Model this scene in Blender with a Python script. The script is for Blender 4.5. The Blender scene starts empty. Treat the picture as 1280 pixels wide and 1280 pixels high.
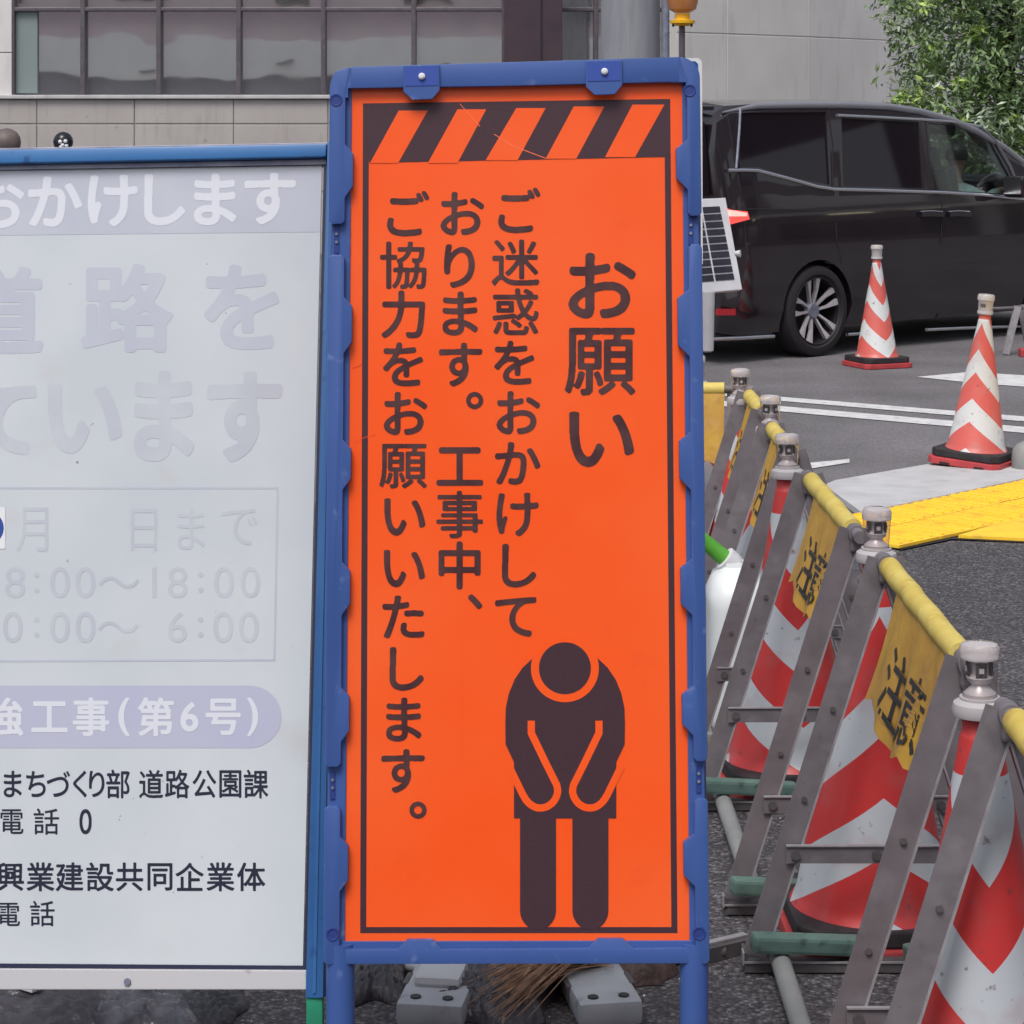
import bpy, bmesh, math, random
import numpy as np
from mathutils import Vector, Matrix
random.seed(7)
R = math.radians
sc = bpy.context.scene
COL = sc.collection

# ------------------------------------------------------------------ camera, world, sun, exposure
F_PX, HZ, H = 3000.0, 135.0, 1.82          # focal length in photo pixels, horizon row, eye height
cam_d = bpy.data.cameras.new('camera'); cam = bpy.data.objects.new('camera', cam_d); COL.objects.link(cam)
cam.location = (0, 0, H); cam.rotation_euler = (R(90), 0, 0)
cam_d.sensor_width = 36; cam_d.lens = 36*F_PX/1280; cam_d.shift_y = -(640-HZ)/1280
cam_d.clip_end = 400; cam_d.clip_start = 0.05
sc.camera = cam
SUN_EL, SUN_AZ = R(58), R(200)
w = bpy.data.worlds.new('World'); sc.world = w; w.use_nodes = True
nt = w.node_tree; nt.nodes.clear()
sky = nt.nodes.new('ShaderNodeTexSky'); sky.sky_type = 'NISHITA'; sky.sun_disc = False
sky.sun_elevation = SUN_EL; sky.sun_rotation = SUN_AZ; sky.air_density = 1.0; sky.dust_density = 4.0; sky.ozone_density = 1.0
bg = nt.nodes.new('ShaderNodeBackground'); bg.inputs[1].default_value = 0.12
hs = nt.nodes.new('ShaderNodeHueSaturation'); hs.inputs['Saturation'].default_value = 0.45
out = nt.nodes.new('ShaderNodeOutputWorld')
nt.links.new(sky.outputs[0], hs.inputs['Color']); nt.links.new(hs.outputs[0], bg.inputs[0]); nt.links.new(bg.outputs[0], out.inputs[0])
sd = bpy.data.lights.new('sun', 'SUN'); sd.energy = 1.3; sd.angle = R(24); sd.color = (1, .96, .93)
so = bpy.data.objects.new('sun', sd); COL.objects.link(so)
so.rotation_euler = Vector((math.sin(SUN_AZ)*math.cos(SUN_EL), math.cos(SUN_AZ)*math.cos(SUN_EL), math.sin(SUN_EL))).to_track_quat('Z', 'Y').to_euler()
vs = sc.view_settings; vs.view_transform = 'Standard'; vs.look = 'None'; vs.exposure = 0.4; vs.gamma = 1; vs.use_curve_mapping = False

# ------------------------------------------------------------------ materials
def s2l(c):
    c = c/255.0
    return c/12.92 if c <= .04045 else ((c+.055)/1.055)**2.4
def L(r, g, b, k=1.0):
    return tuple(min(.95, s2l(v)*k) for v in (r, g, b))
def mat(name, col, rough=.5, metal=0, col2=None, nscale=8, nlo=.35, nhi=.65, bump=0, bscale=60, bdist=.002,
        trans=0, coat=0, spec=.5, ior=1.45, emit=None, estr=0, detail=4, stretch=(1, 1, 1)):
    m = bpy.data.materials.new(name); m.use_nodes = True
    n = m.node_tree.nodes; l = m.node_tree.links; p = n['Principled BSDF']
    p.inputs['Base Color'].default_value = (*col, 1); p.inputs['Roughness'].default_value = rough
    p.inputs['Metallic'].default_value = metal; p.inputs['Specular IOR Level'].default_value = spec
    p.inputs['Transmission Weight'].default_value = trans; p.inputs['Coat Weight'].default_value = coat
    p.inputs['IOR'].default_value = ior; p.inputs['Coat Roughness'].default_value = .04
    if emit: p.inputs['Emission Color'].default_value = (*emit, 1); p.inputs['Emission Strength'].default_value = estr
    tc = n.new('ShaderNodeTexCoord'); mp = n.new('ShaderNodeMapping'); mp.inputs['Scale'].default_value = stretch
    l.new(tc.outputs['Object'], mp.inputs[0])
    if col2:
        nz = n.new('ShaderNodeTexNoise'); nz.inputs['Scale'].default_value = nscale; nz.inputs['Detail'].default_value = detail
        rp = n.new('ShaderNodeMapRange'); rp.inputs[1].default_value = nlo; rp.inputs[2].default_value = nhi
        mx = n.new('ShaderNodeMix'); mx.data_type = 'RGBA'; mx.inputs[6].default_value = (*col, 1); mx.inputs[7].default_value = (*col2, 1)
        l.new(mp.outputs[0], nz.inputs[0]); l.new(nz.outputs[0], rp.inputs[0]); l.new(rp.outputs[0], mx.inputs[0]); l.new(mx.outputs[2], p.inputs['Base Color'])
    if bump:
        nb = n.new('ShaderNodeTexNoise'); nb.inputs['Scale'].default_value = bscale; nb.inputs['Detail'].default_value = 3
        bp = n.new('ShaderNodeBump'); bp.inputs['Strength'].default_value = bump; bp.inputs['Distance'].default_value = bdist
        l.new(mp.outputs[0], nb.inputs[0]); l.new(nb.outputs[0], bp.inputs['Height']); l.new(bp.outputs[0], p.inputs['Normal'])
    return m
def stain(m, col, scale, lo, hi, stretch=(1, 1, 1), amt=1.0):
    """adds one more layer of noise-shaped dirt over the base colour"""
    n = m.node_tree.nodes; l = m.node_tree.links; p = n['Principled BSDF']
    tc = n.new('ShaderNodeTexCoord'); mp = n.new('ShaderNodeMapping'); mp.inputs['Scale'].default_value = stretch
    nz = n.new('ShaderNodeTexNoise'); nz.inputs['Scale'].default_value = scale; nz.inputs['Detail'].default_value = 6
    rp = n.new('ShaderNodeMapRange'); rp.inputs[1].default_value = lo; rp.inputs[2].default_value = hi; rp.inputs[4].default_value = amt
    mx = n.new('ShaderNodeMix'); mx.data_type = 'RGBA'; mx.inputs[7].default_value = (*col, 1)
    l.new(tc.outputs['Object'], mp.inputs[0]); l.new(mp.outputs[0], nz.inputs[0]); l.new(nz.outputs[0], rp.inputs[0]); l.new(rp.outputs[0], mx.inputs[0])
    if p.inputs['Base Color'].is_linked: l.new(p.inputs['Base Color'].links[0].from_socket, mx.inputs[6])
    else: mx.inputs[6].default_value = p.inputs['Base Color'].default_value
    l.new(mx.outputs[2], p.inputs['Base Color'])
    return m
def asphalt(name, a, b, c, vscale, bdist, rough=.85):
    """aggregate: one tone per stone, dark gaps between stones, large patches"""
    m = bpy.data.materials.new(name); m.use_nodes = True
    n = m.node_tree.nodes; l = m.node_tree.links; p = n['Principled BSDF']; p.inputs['Roughness'].default_value = rough
    tc = n.new('ShaderNodeTexCoord')
    vo = n.new('ShaderNodeTexVoronoi'); vo.inputs['Scale'].default_value = vscale; l.new(tc.outputs['Object'], vo.inputs['Vector'])
    sep = n.new('ShaderNodeSeparateColor'); l.new(vo.outputs['Color'], sep.inputs[0])
    r1 = n.new('ShaderNodeValToRGB'); r1.color_ramp.elements[0].color = (*a, 1); r1.color_ramp.elements[1].color = (*c, 1)
    e = r1.color_ramp.elements.new(.7); e.color = (*b, 1); l.new(sep.outputs[0], r1.inputs[0])
    mr = n.new('ShaderNodeMapRange'); mr.inputs[1].default_value = .25; mr.inputs[2].default_value = .75; mr.inputs[3].default_value = 1.0; mr.inputs[4].default_value = .42
    l.new(vo.outputs['Distance'], mr.inputs[0])
    nz = n.new('ShaderNodeTexNoise'); nz.inputs['Scale'].default_value = 1.1; nz.inputs['Detail'].default_value = 7; l.new(tc.outputs['Object'], nz.inputs[0])
    m2 = n.new('ShaderNodeMapRange'); m2.inputs[1].default_value = .3; m2.inputs[2].default_value = .7; m2.inputs[3].default_value = .72; m2.inputs[4].default_value = 1.2
    l.new(nz.outputs[0], m2.inputs[0])
    mm = n.new('ShaderNodeMath'); mm.operation = 'MULTIPLY'; l.new(mr.outputs[0], mm.inputs[0]); l.new(m2.outputs[0], mm.inputs[1])
    vm = n.new('ShaderNodeVectorMath'); vm.operation = 'SCALE'; l.new(r1.outputs[0], vm.inputs[0]); l.new(mm.outputs[0], vm.inputs['Scale'])
    l.new(vm.outputs[0], p.inputs['Base Color'])
    bp = n.new('ShaderNodeBump'); bp.inputs['Strength'].default_value = .9; bp.inputs['Distance'].default_value = bdist; bp.invert = True
    l.new(vo.outputs['Distance'], bp.inputs['Height']); l.new(bp.outputs[0], p.inputs['Normal'])
    return m

M = {}
M['orange'] = stain(mat('orange reflective sheet', L(255, 78, 20, 1.25), .3, col2=L(255, 90, 40, 1.25), nscale=2.2, bump=.35, bscale=2.5, bdist=.006, spec=.6), L(214, 70, 40, 1.2), 14, .66, .8, amt=.35)
M['ink'] = mat('brown black ink', (.050, .023, .032), .42, col2=(.060, .028, .038), nscale=400)
M['ink2'] = mat('lettering ink', (.050, .014, .018), .5, col2=(.085, .035, .035), nscale=25)
M['blueplastic'] = stain(mat('blue moulded plastic', L(58, 88, 152, .92), .42, col2=L(64, 94, 160, .92), nscale=5, bump=.2, bscale=500, bdist=.0005), L(120, 140, 180), 26, .64, .74, amt=.55)
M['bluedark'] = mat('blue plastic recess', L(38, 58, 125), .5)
M['blueframe'] = stain(mat('sky blue painted frame', L(58, 118, 180, .80), .35, col2=L(62, 124, 186, .80), nscale=6), L(30, 60, 110), 25, .64, .72, amt=.7)
M['blueside'] = stain(mat('blue side rail', L(46, 96, 156, .85), .4, col2=L(52, 104, 164, .85), nscale=6, stretch=(4, 4, .6)), L(30, 60, 110), 25, .62, .72, amt=.7)
M['navy'] = mat('navy edge', L(34, 40, 70, .8), .5)
M['greenframe'] = mat('green painted leg', L(30, 130, 98, 1.1), .45, col2=L(24, 112, 84, 1.1), nscale=14)
M['greymetal'] = mat('galvanised edge', L(140, 142, 156), .45, .3, col2=L(112, 116, 134), nscale=20)
M['board'] = stain(stain(mat('faded white board', L(206, 213, 218, .90), .38, col2=L(194, 201, 208, .90), nscale=3), L(176, 168, 160), 9, .62, .8, amt=.3), L(70, 74, 90), 55, .735, .76, amt=.7)
M['boardrail'] = stain(mat('white lower rail', L(204, 204, 208, .8), .45), L(110, 96, 80), 22, .66, .74, amt=.8)
M['faded'] = mat('faded lavender print', L(183, 188, 203, .90), .45, col2=L(190, 195, 207, .90), nscale=7)
M['faded2'] = mat('nearly bleached print', L(184, 189, 200, .90), .45, col2=L(193, 199, 207, .90), nscale=9)
M['lightprint'] = mat('pale print', L(216, 220, 229, .90), .45)
M['boardink'] = mat('navy black print', L(28, 30, 52), .45)
M['stickerblue'] = mat('blue disc print', L(40, 70, 150), .4)
M['white'] = mat('white paint', (.72, .73, .75), .45, col2=(.66, .67, .7), nscale=12)
M['roadwhite'] = stain(mat('road paint', (.66, .66, .66), .7, col2=(.52, .52, .53), nscale=10, bump=.4, bscale=150), (.2, .2, .21), 18, .58, .72, amt=.6)
M['steel'] = stain(stain(mat('weathered galvanised steel', (.155, .14, .152), .6, .15, col2=(.205, .185, .20), nscale=14, bump=.3, bscale=180, bdist=.0008), (.12, .10, .11), 60, .66, .74, amt=.5), (.28, .26, .28), 9, .58, .7, amt=.5)
M['steeldark'] = mat('dark steel', (.085, .08, .085), .6, .2, col2=(.12, .11, .11), nscale=20)
M['steellight'] = mat('bright worn and highlit steel', (.42, .41, .43), .45, .3, col2=(.32, .31, .33), nscale=30)
M['yellowfoam'] = stain(stain(mat('yellow pipe cover', L(226, 205, 112, .85), .6, col2=L(214, 188, 88, .85), nscale=12), L(140, 96, 46), 16, .56, .72, amt=.6), L(246, 230, 150), 20, .62, .7, amt=.5)
M['yellowsheet'] = stain(mat('yellow vinyl sheet', L(214, 168, 60, .76), .5, col2=L(196, 148, 66, .76), nscale=9, bump=.5, bscale=14, bdist=.01), L(150, 110, 60), 14, .58, .7, amt=.45)
M['black'] = mat('black print', (.02, .02, .022), .5)
M['rubber'] = mat('black rubber', (.018, .017, .02), .7, col2=(.035, .03, .034), nscale=25, bump=.3)
M['padgreen'] = stain(mat('faded green rubber pad', L(104, 134, 124, .82), .6, col2=L(86, 112, 106, .82), nscale=15), L(50, 62, 58), 30, .6, .7, amt=.6)
M['padpale'] = mat('pale worn pad', L(160, 160, 160, .8), .6, col2=L(140, 144, 142, .8), nscale=7)
M['lampclear'] = mat('clear lamp plastic', (.86, .80, .80), .14, trans=.62, ior=1.35, coat=.6)
def thin(name, tint, rough, k):
    m = bpy.data.materials.new(name); m.use_nodes = True; n = m.node_tree.nodes; l = m.node_tree.links; n.remove(n['Principled BSDF'])
    t = n.new('ShaderNodeBsdfTransparent'); t.inputs[0].default_value = (*tint, 1); g = n.new('ShaderNodeBsdfGlossy'); g.inputs['Roughness'].default_value = rough
    x = n.new('ShaderNodeMixShader'); f = n.new('ShaderNodeLayerWeight'); f.inputs[0].default_value = .5
    pw = n.new('ShaderNodeMath'); pw.operation = 'POWER'; pw.inputs[1].default_value = 3.5; l.new(f.outputs['Facing'], pw.inputs[0])
    ma = n.new('ShaderNodeMath'); ma.operation = 'MULTIPLY_ADD'; ma.inputs[1].default_value = .8; ma.inputs[2].default_value = k; l.new(pw.outputs[0], ma.inputs[0])
    l.new(ma.outputs[0], x.inputs[0]); l.new(t.outputs[0], x.inputs[1]); l.new(g.outputs[0], x.inputs[2]); l.new(x.outputs[0], n['Material Output'].inputs[0]); return m
M['lampthin'] = thin('thin clear lamp plastic', (.90, .86, .86), .08, .12)
M['lamprefl'] = mat('lamp reflector', (.72, .70, .70), .3, .3)
M['lampbase'] = mat('grey lamp base', (.42, .40, .41), .45)
M['solarcell'] = mat('solar cell', (.02, .017, .03), .2, col2=(.035, .03, .045), nscale=30)
M['whiteplastic'] = mat('white plastic', (.70, .70, .73), .4, col2=(.62, .62, .66), nscale=20)
M['can'] = stain(mat('milky polyethylene', L(226, 231, 232), .35, col2=L(212, 219, 220), nscale=6, spec=.6), L(170, 172, 165), 8, .6, .75, amt=.4)
M['green'] = mat('green spout plastic', L(96, 172, 64), .4, col2=L(80, 156, 56), nscale=20)
M['amber'] = mat('amber lens', (.62, .27, .09), .15, trans=.5, col2=(.5, .2, .1), nscale=10)
M['yellowplastic'] = mat('yellow plastic', L(246, 190, 40), .4)
M['signblue'] = mat('sign blue', L(10, 88, 150), .4)
M['concrete'] = stain(stain(mat('concrete panel', (.60, .585, .575), .8, col2=(.66, .645, .635), nscale=1.2, bump=.3, bscale=25, bdist=.004), (.46, .45, .45), 3, .56, .74, (2.5, 2.5, .5), amt=.5), (.72, .71, .70), .7, .55, .75, amt=.5)
M['concretewarm'] = stain(stain(mat('warm concrete panel', (.36, .335, .325), .8, col2=(.41, .385, .375), nscale=1.2, bump=.3, bscale=25, bdist=.004), (.25, .23, .22), 4, .55, .74, (3, 3, .4), amt=.5), (.22, .2, .19), 9, .66, .74, amt=.6)
M['joint'] = mat('joint sealant', (.31, .295, .29), .85)
M['jointpale'] = mat('pale joint', (.46, .45, .44), .85)
M['mullion'] = mat('bronze mullion', (.10, .09, .105), .5, .3, col2=(.13, .115, .13), nscale=12)
M['column'] = mat('dark purple brown cladding', (.050, .034, .045), .35, col2=(.065, .044, .055), nscale=3)
M['glassb'] = mat('coated window glass', (.86, .83, .81), .02, .92, bump=.09, bscale=.5, bdist=.05)
M['pole'] = stain(mat('utility pole concrete', (.215, .225, .25), .7, col2=(.25, .26, .285), nscale=6, stretch=(3, 3, .4)), (.32, .33, .36), 5, .55, .75, (3, 3, .3), amt=.4)
M['bandpale'] = mat('pale render', (.84, .85, .82), .8, col2=(.78, .79, .77), nscale=1)
M['bandpink'] = mat('mauve cladding', (.56, .45, .47), .8, col2=(.50, .40, .43), nscale=1)
M['banddark'] = mat('dark shopfront', (.10, .125, .18), .5, col2=(.16, .18, .24), nscale=.6)
M['carpaint'] = mat('black car paint', (.012, .008, .012), .2, coat=1, col2=(.015, .011, .015), nscale=3)
M['darkglass'] = mat('tinted glass', (.008, .005, .008), .03)
M['frontglass'] = thin('clear door glass', (.74, .80, .78), .02, .045)
M['chrome'] = mat('chrome strip', (.78, .78, .80), .16, 1)
M['tyre'] = mat('tyre rubber', (.020, .017, .020), .75, bump=.4, bscale=90)
M['rim'] = mat('machined alloy', (.52, .49, .52), .35, .25)
M['rimdark'] = mat('dark alloy barrel', (.02, .017, .02), .5)
M['taillamp'] = mat('lit tail lamp', (.7, .03, .03), .25, emit=(1, .10, .08), estr=.8)
M['tailhot'] = mat('lit tail lamp core', (1, .4, .35), .25, emit=(1, .32, .28), estr=1.0)
M['reflector'] = mat('red reflector', (.42, .02, .03), .3)
M['seat'] = mat('dark upholstery', (.12, .115, .12), .8)
M['skin'] = mat('skin', (.5, .31, .23), .55)
M['shirt'] = mat('pale blue shirt', (.66, .78, .80), .8)
M['hair'] = mat('black hair', (.02, .018, .018), .5)
M['leafA'] = mat('leaf green', (.20, .29, .11), .5, col2=(.10, .17, .07), nscale=3.5)
M['leafB'] = mat('young leaf green', (.46, .60, .16), .5, col2=(.30, .46, .12), nscale=3)
M['leafC'] = mat('glossy pale leaf', (.44, .52, .38), .3, col2=(.20, .27, .19), nscale=5)
M['bark'] = mat('bark', (.045, .04, .038), .9, col2=(.09, .08, .07), nscale=12, bump=.8, bscale=30, bdist=.01)
M['curb'] = stain(mat('pale concrete slab', (.50, .50, .51), .8, col2=(.42, .42, .43), nscale=5, bump=.3, bscale=80), (.30, .29, .28), 7, .58, .75, amt=.5)
M['gap'] = mat('dark joint', (.025, .022, .025), .9)
M['tactile'] = stain(mat('yellow tactile tile', L(252, 204, 56), .65, col2=L(246, 194, 56), nscale=10), L(176, 140, 70), 6, .58, .75, amt=.6)
M['road'] = asphalt('worn road asphalt', (.16, .15, .162), (.215, .203, .216), (.29, .28, .29), 190, .001)
M['fresh'] = asphalt('fresh coarse asphalt', (.050, .045, .052), (.105, .097, .107), (.22, .208, .22), 105, .0028, .7)
M['greyplastic'] = stain(mat('grey moulded plastic', (.36, .38, .41), .5, col2=(.30, .32, .35), nscale=14), (.18, .17, .18), 20, .6, .72, amt=.6)
M['bristle'] = mat('brown palm bristle', (.26, .15, .09), .8, col2=(.13, .07, .045), nscale=60)
M['twine'] = mat('straw twine', (.50, .36, .22), .8)
M['vinyl'] = mat('crumpled clear wrap', (.16, .16, .18), .12, col2=(.035, .03, .04), nscale=16, stretch=(1, .35, 1), bump=.8, bscale=16, bdist=.02)
M['bag'] = mat('dark grey sack', (.030, .027, .034), .3, col2=(.06, .055, .065), nscale=7, bump=.8, bscale=18, bdist=.02)
M['bagbrown'] = mat('brown sack', (.075, .045, .038), .6, col2=(.035, .022, .02), nscale=14, bump=.8, bscale=20, bdist=.02)
M['brownball'] = mat('dull brown plastic', (.11, .08, .08), .55, col2=(.15, .12, .11), nscale=50)
M['blackball'] = mat('glossy black plastic', (.015, .015, .018), .2)
M['label'] = mat('red label print', (.4, .1, .09), .5)
def cone_mat(name, red, white, dirt):
    m = bpy.data.materials.new(name); m.use_nodes = True
    n = m.node_tree.nodes; l = m.node_tree.links; p = n['Principled BSDF']; p.inputs['Roughness'].default_value = .38
    tc = n.new('ShaderNodeTexCoord'); sx = n.new('ShaderNodeSeparateXYZ'); l.new(tc.outputs['Object'], sx.inputs[0])
    def mth(op, a, b=None, c=None):
        q = n.new('ShaderNodeMath'); q.operation = op
        for k, v in enumerate((a, b, c)):
            if v is None: continue
            if isinstance(v, (int, float)): q.inputs[k].default_value = v
            else: l.new(v, q.inputs[k])
        return q.outputs[0]
    ang = mth('ARCTAN2', sx.outputs[0], mth('MULTIPLY', sx.outputs[1], -1.0))       # 0 towards local -Y
    tri = mth('PINGPONG', ang, math.pi/2)
    # chevron: the band rises to a point at 0 and falls away to both sides
    v = mth('ADD', sx.outputs[2], mth('MULTIPLY', tri, .095))
    fr = mth('FRACT', mth('DIVIDE', mth('ADD', v, .153), .245))
    isw = mth('GREATER_THAN', fr, .53)
    low = mth('LESS_THAN', sx.outputs[2], .73); isw = mth('MULTIPLY', isw, low)
    nz = n.new('ShaderNodeTexNoise'); nz.inputs['Scale'].default_value = 9; nz.inputs['Detail'].default_value = 6; l.new(tc.outputs['Object'], nz.inputs[0])
    mx = n.new('ShaderNodeMix'); mx.data_type = 'RGBA'; l.new(isw, mx.inputs[0]); mx.inputs[6].default_value = (*red, 1); mx.inputs[7].default_value = (*white, 1)
    mr = n.new('ShaderNodeMapRange'); mr.inputs[1].default_value = .55; mr.inputs[2].default_value = .78; mr.inputs[4].default_value = .5; l.new(nz.outputs[0], mr.inputs[0])
    m3 = n.new('ShaderNodeMix'); m3.data_type = 'RGBA'; l.new(mr.outputs[0], m3.inputs[0]); l.new(mx.outputs[2], m3.inputs[6]); m3.inputs[7].default_value = (*dirt, 1)
    n2 = n.new('ShaderNodeTexNoise'); n2.inputs['Scale'].default_value = 42; n2.inputs['Detail'].default_value = 5; l.new(tc.outputs['Object'], n2.inputs[0])
    mr2 = n.new('ShaderNodeMapRange'); mr2.inputs[1].default_value = .66; mr2.inputs[2].default_value = .72; mr2.inputs[4].default_value = .7; l.new(n2.outputs[0], mr2.inputs[0])
    m4 = n.new('ShaderNodeMix'); m4.data_type = 'RGBA'; l.new(mr2.outputs[0], m4.inputs[0]); l.new(m3.outputs[2], m4.inputs[6]); m4.inputs[7].default_value = (.10, .06, .06, 1)
    l.new(m4.outputs[2], p.inputs['Base Color'])
    bp = n.new('ShaderNodeBump'); bp.inputs['Strength'].default_value = .25; bp.inputs['Distance'].default_value = .004; l.new(nz.outputs[0], bp.inputs['Height']); l.new(bp.outputs[0], p.inputs['Normal'])
    return m
M['conerow'] = cone_mat('red and silver cone sleeve', (.52, .035, .035), (.47, .50, .54), (.33, .13, .13))
M['conefar'] = cone_mat('faded red and white cone sleeve', (.60, .11, .09), (.60, .61, .61), (.40, .28, .26))
M['conebase'] = mat('red cone base', (.50, .06, .065), .45, col2=(.40, .05, .055), nscale=12)

# ------------------------------------------------------------------ helpers
def setp(o, label=None, cat=None, group=None, kind=None):
    if label: o['label'] = label
    if cat: o['category'] = cat
    if group: o['group'] = group
    if kind: o['kind'] = kind
    return o
def thing(name, label, cat, loc=(0, 0, 0), rz=0, group=None):
    o = bpy.data.objects.new(name, None); COL.objects.link(o); o.location = loc; o.rotation_euler = (0, 0, rz); o.empty_display_size = .1
    return setp(o, label, cat, group)
def copy_tree(o, parent=None):
    c = o.copy(); COL.objects.link(c)
    if parent: c.parent = parent
    for ch in list(o.children): copy_tree(ch, c)
    return c
class MB:
    """collects geometry; build() links it as ONE mesh object"""
    def __init__(s): s.v = []; s.f = []
    def add(s, vs, fs):
        b = len(s.v); s.v += [tuple(v) for v in vs]; s.f += [tuple(i+b for i in f) for f in fs]; return s
    def box(s, c, d, rot=None):
        hx, hy, hz = d[0]/2, d[1]/2, d[2]/2
        vs = [Vector((x, y, z)) for x in (-hx, hx) for y in (-hy, hy) for z in (-hz, hz)]
        if rot is not None: vs = [rot @ v for v in vs]
        c = Vector(c)
        return s.add([v+c for v in vs], [(0, 1, 3, 2), (4, 6, 7, 5), (0, 4, 5, 1), (2, 3, 7, 6), (0, 2, 6, 4), (1, 5, 7, 3)])
    def bar(s, a, b, wd, dp, up=(0, 1, 0)):
        """rectangular bar from a to b; dp is measured along `up`"""
        a = Vector(a); b = Vector(b); d = (b-a).normalized(); u = Vector(up); sx = d.cross(u).normalized(); u = sx.cross(d).normalized()
        vs = []
        for p in (a, b):
            for i, j in ((-1, -1), (1, -1), (1, 1), (-1, 1)): vs.append(p + sx*wd/2*i + u*dp/2*j)
        return s.add(vs, [(0, 3, 2, 1), (4, 5, 6, 7), (0, 1, 5, 4), (1, 2, 6, 5), (2, 3, 7, 6), (3, 0, 4, 7)])
    def tube(s, pts, r, n=12, caps=True):
        pts = [Vector(p) for p in pts]; rs = r if isinstance(r, (list, tuple)) else [r]*len(pts); vs = []; fs = []
        pu = None
        for i, p in enumerate(pts):
            d = ((pts[i+1] if i+1 < len(pts) else p) - (pts[i-1] if i else p)).normalized()
            if pu is None: pu = Vector((0, 0, 1)) if abs(d.z) < .9 else Vector((1, 0, 0))
            a = d.cross(pu).normalized(); b = a.cross(d).normalized(); pu = b
            for k in range(n):
                t = 2*math.pi*k/n; vs.append(p + (a*math.cos(t)+b*math.sin(t))*rs[i])
        for i in range(len(pts)-1):
            for k in range(n): fs.append((i*n+k, i*n+(k+1) % n, (i+1)*n+(k+1) % n, (i+1)*n+k))
        if caps: fs.append(tuple(range(n))[::-1]); fs.append(tuple((len(pts)-1)*n+k for k in range(n)))
        return s.add(vs, fs)
    def lathe(s, prof, n=32, c=(0, 0, 0), caps=True):
        vs = []; fs = []
        for r, z in prof:
            for k in range(n):
                t = 2*math.pi*k/n; vs.append((c[0]+r*math.cos(t), c[1]+r*math.sin(t), c[2]+z))
        for i in range(len(prof)-1):
            for k in range(n): fs.append((i*n+k, i*n+(k+1) % n, (i+1)*n+(k+1) % n, (i+1)*n+k))
        if caps and prof[0][0] > 1e-6: fs.append(tuple(range(n))[::-1])
        if caps and prof[-1][0] > 1e-6: fs.append(tuple((len(prof)-1)*n+k for k in range(n)))
        return s.add(vs, fs)
    def prism(s, poly, ex):
        """poly: list of 3D points; extruded by vector ex"""
        n = len(poly); ex = Vector(ex); a = [Vector(p) for p in poly]; vs = a+[p+ex for p in a]
        return s.add(vs, [tuple(range(n))[::-1], tuple(range(n, 2*n))]+[(i, (i+1) % n, n+(i+1) % n, n+i) for i in range(n)])
    def build(s, name, m, parent=None, world=False, smooth=False, bevel=0, kind=None, tri=False):
        off = Vector((0, 0, 0))
        if world and parent is not None:
            q = parent
            while q is not None: off += q.location; q = q.parent
        me = bpy.data.meshes.new(name); me.from_pydata([Vector(v)-off for v in s.v], [], s.f)
        bm = bmesh.new(); bm.from_mesh(me); bmesh.ops.recalc_face_normals(bm, faces=bm.faces)
        if bevel: bmesh.ops.bevel(bm, geom=[e for e in bm.edges if len(e.link_faces) == 2 and e.calc_face_angle(0) > .5], offset=bevel, segments=2, affect='EDGES', profile=.6)
        bm.to_mesh(me); bm.free()
        me.materials.append(M[m] if isinstance(m, str) else m)
        if smooth: me.shade_smooth(); me.set_sharp_from_angle(angle=R(38))
        o = bpy.data.objects.new(name, me); COL.objects.link(o)
        if parent is not None: o.parent = parent
        if kind: o['kind'] = kind
        return o
class Plane:
    """a real plane in the place (Y = Y0 + aX + bZ); at() finds where a sight line meets it"""
    def __init__(s, y0, a, b):
        s.y0, s.a, s.b = y0, a, b; s.n = Vector((a, -1, b)).normalized()
    def at(s, px, py, off=0):
        u = (px-640)/F_PX; v = (py-HZ)/F_PX
        Y = (s.y0+s.b*H)/(1-s.a*u+s.b*v)
        return Vector((u*Y, Y, H-v*Y)) + s.n*off
    def poly(s, pts, off): return [s.at(x, y, off) for x, y in pts]
def ground(px, py, z=0):
    d = F_PX*(H-z)/(py-HZ); return Vector(((px-640)/F_PX*d, d, z))
def atdepth(px, py, Y): return Vector(((px-640)/F_PX*Y, Y, H-(py-HZ)/F_PX*Y))

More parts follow.
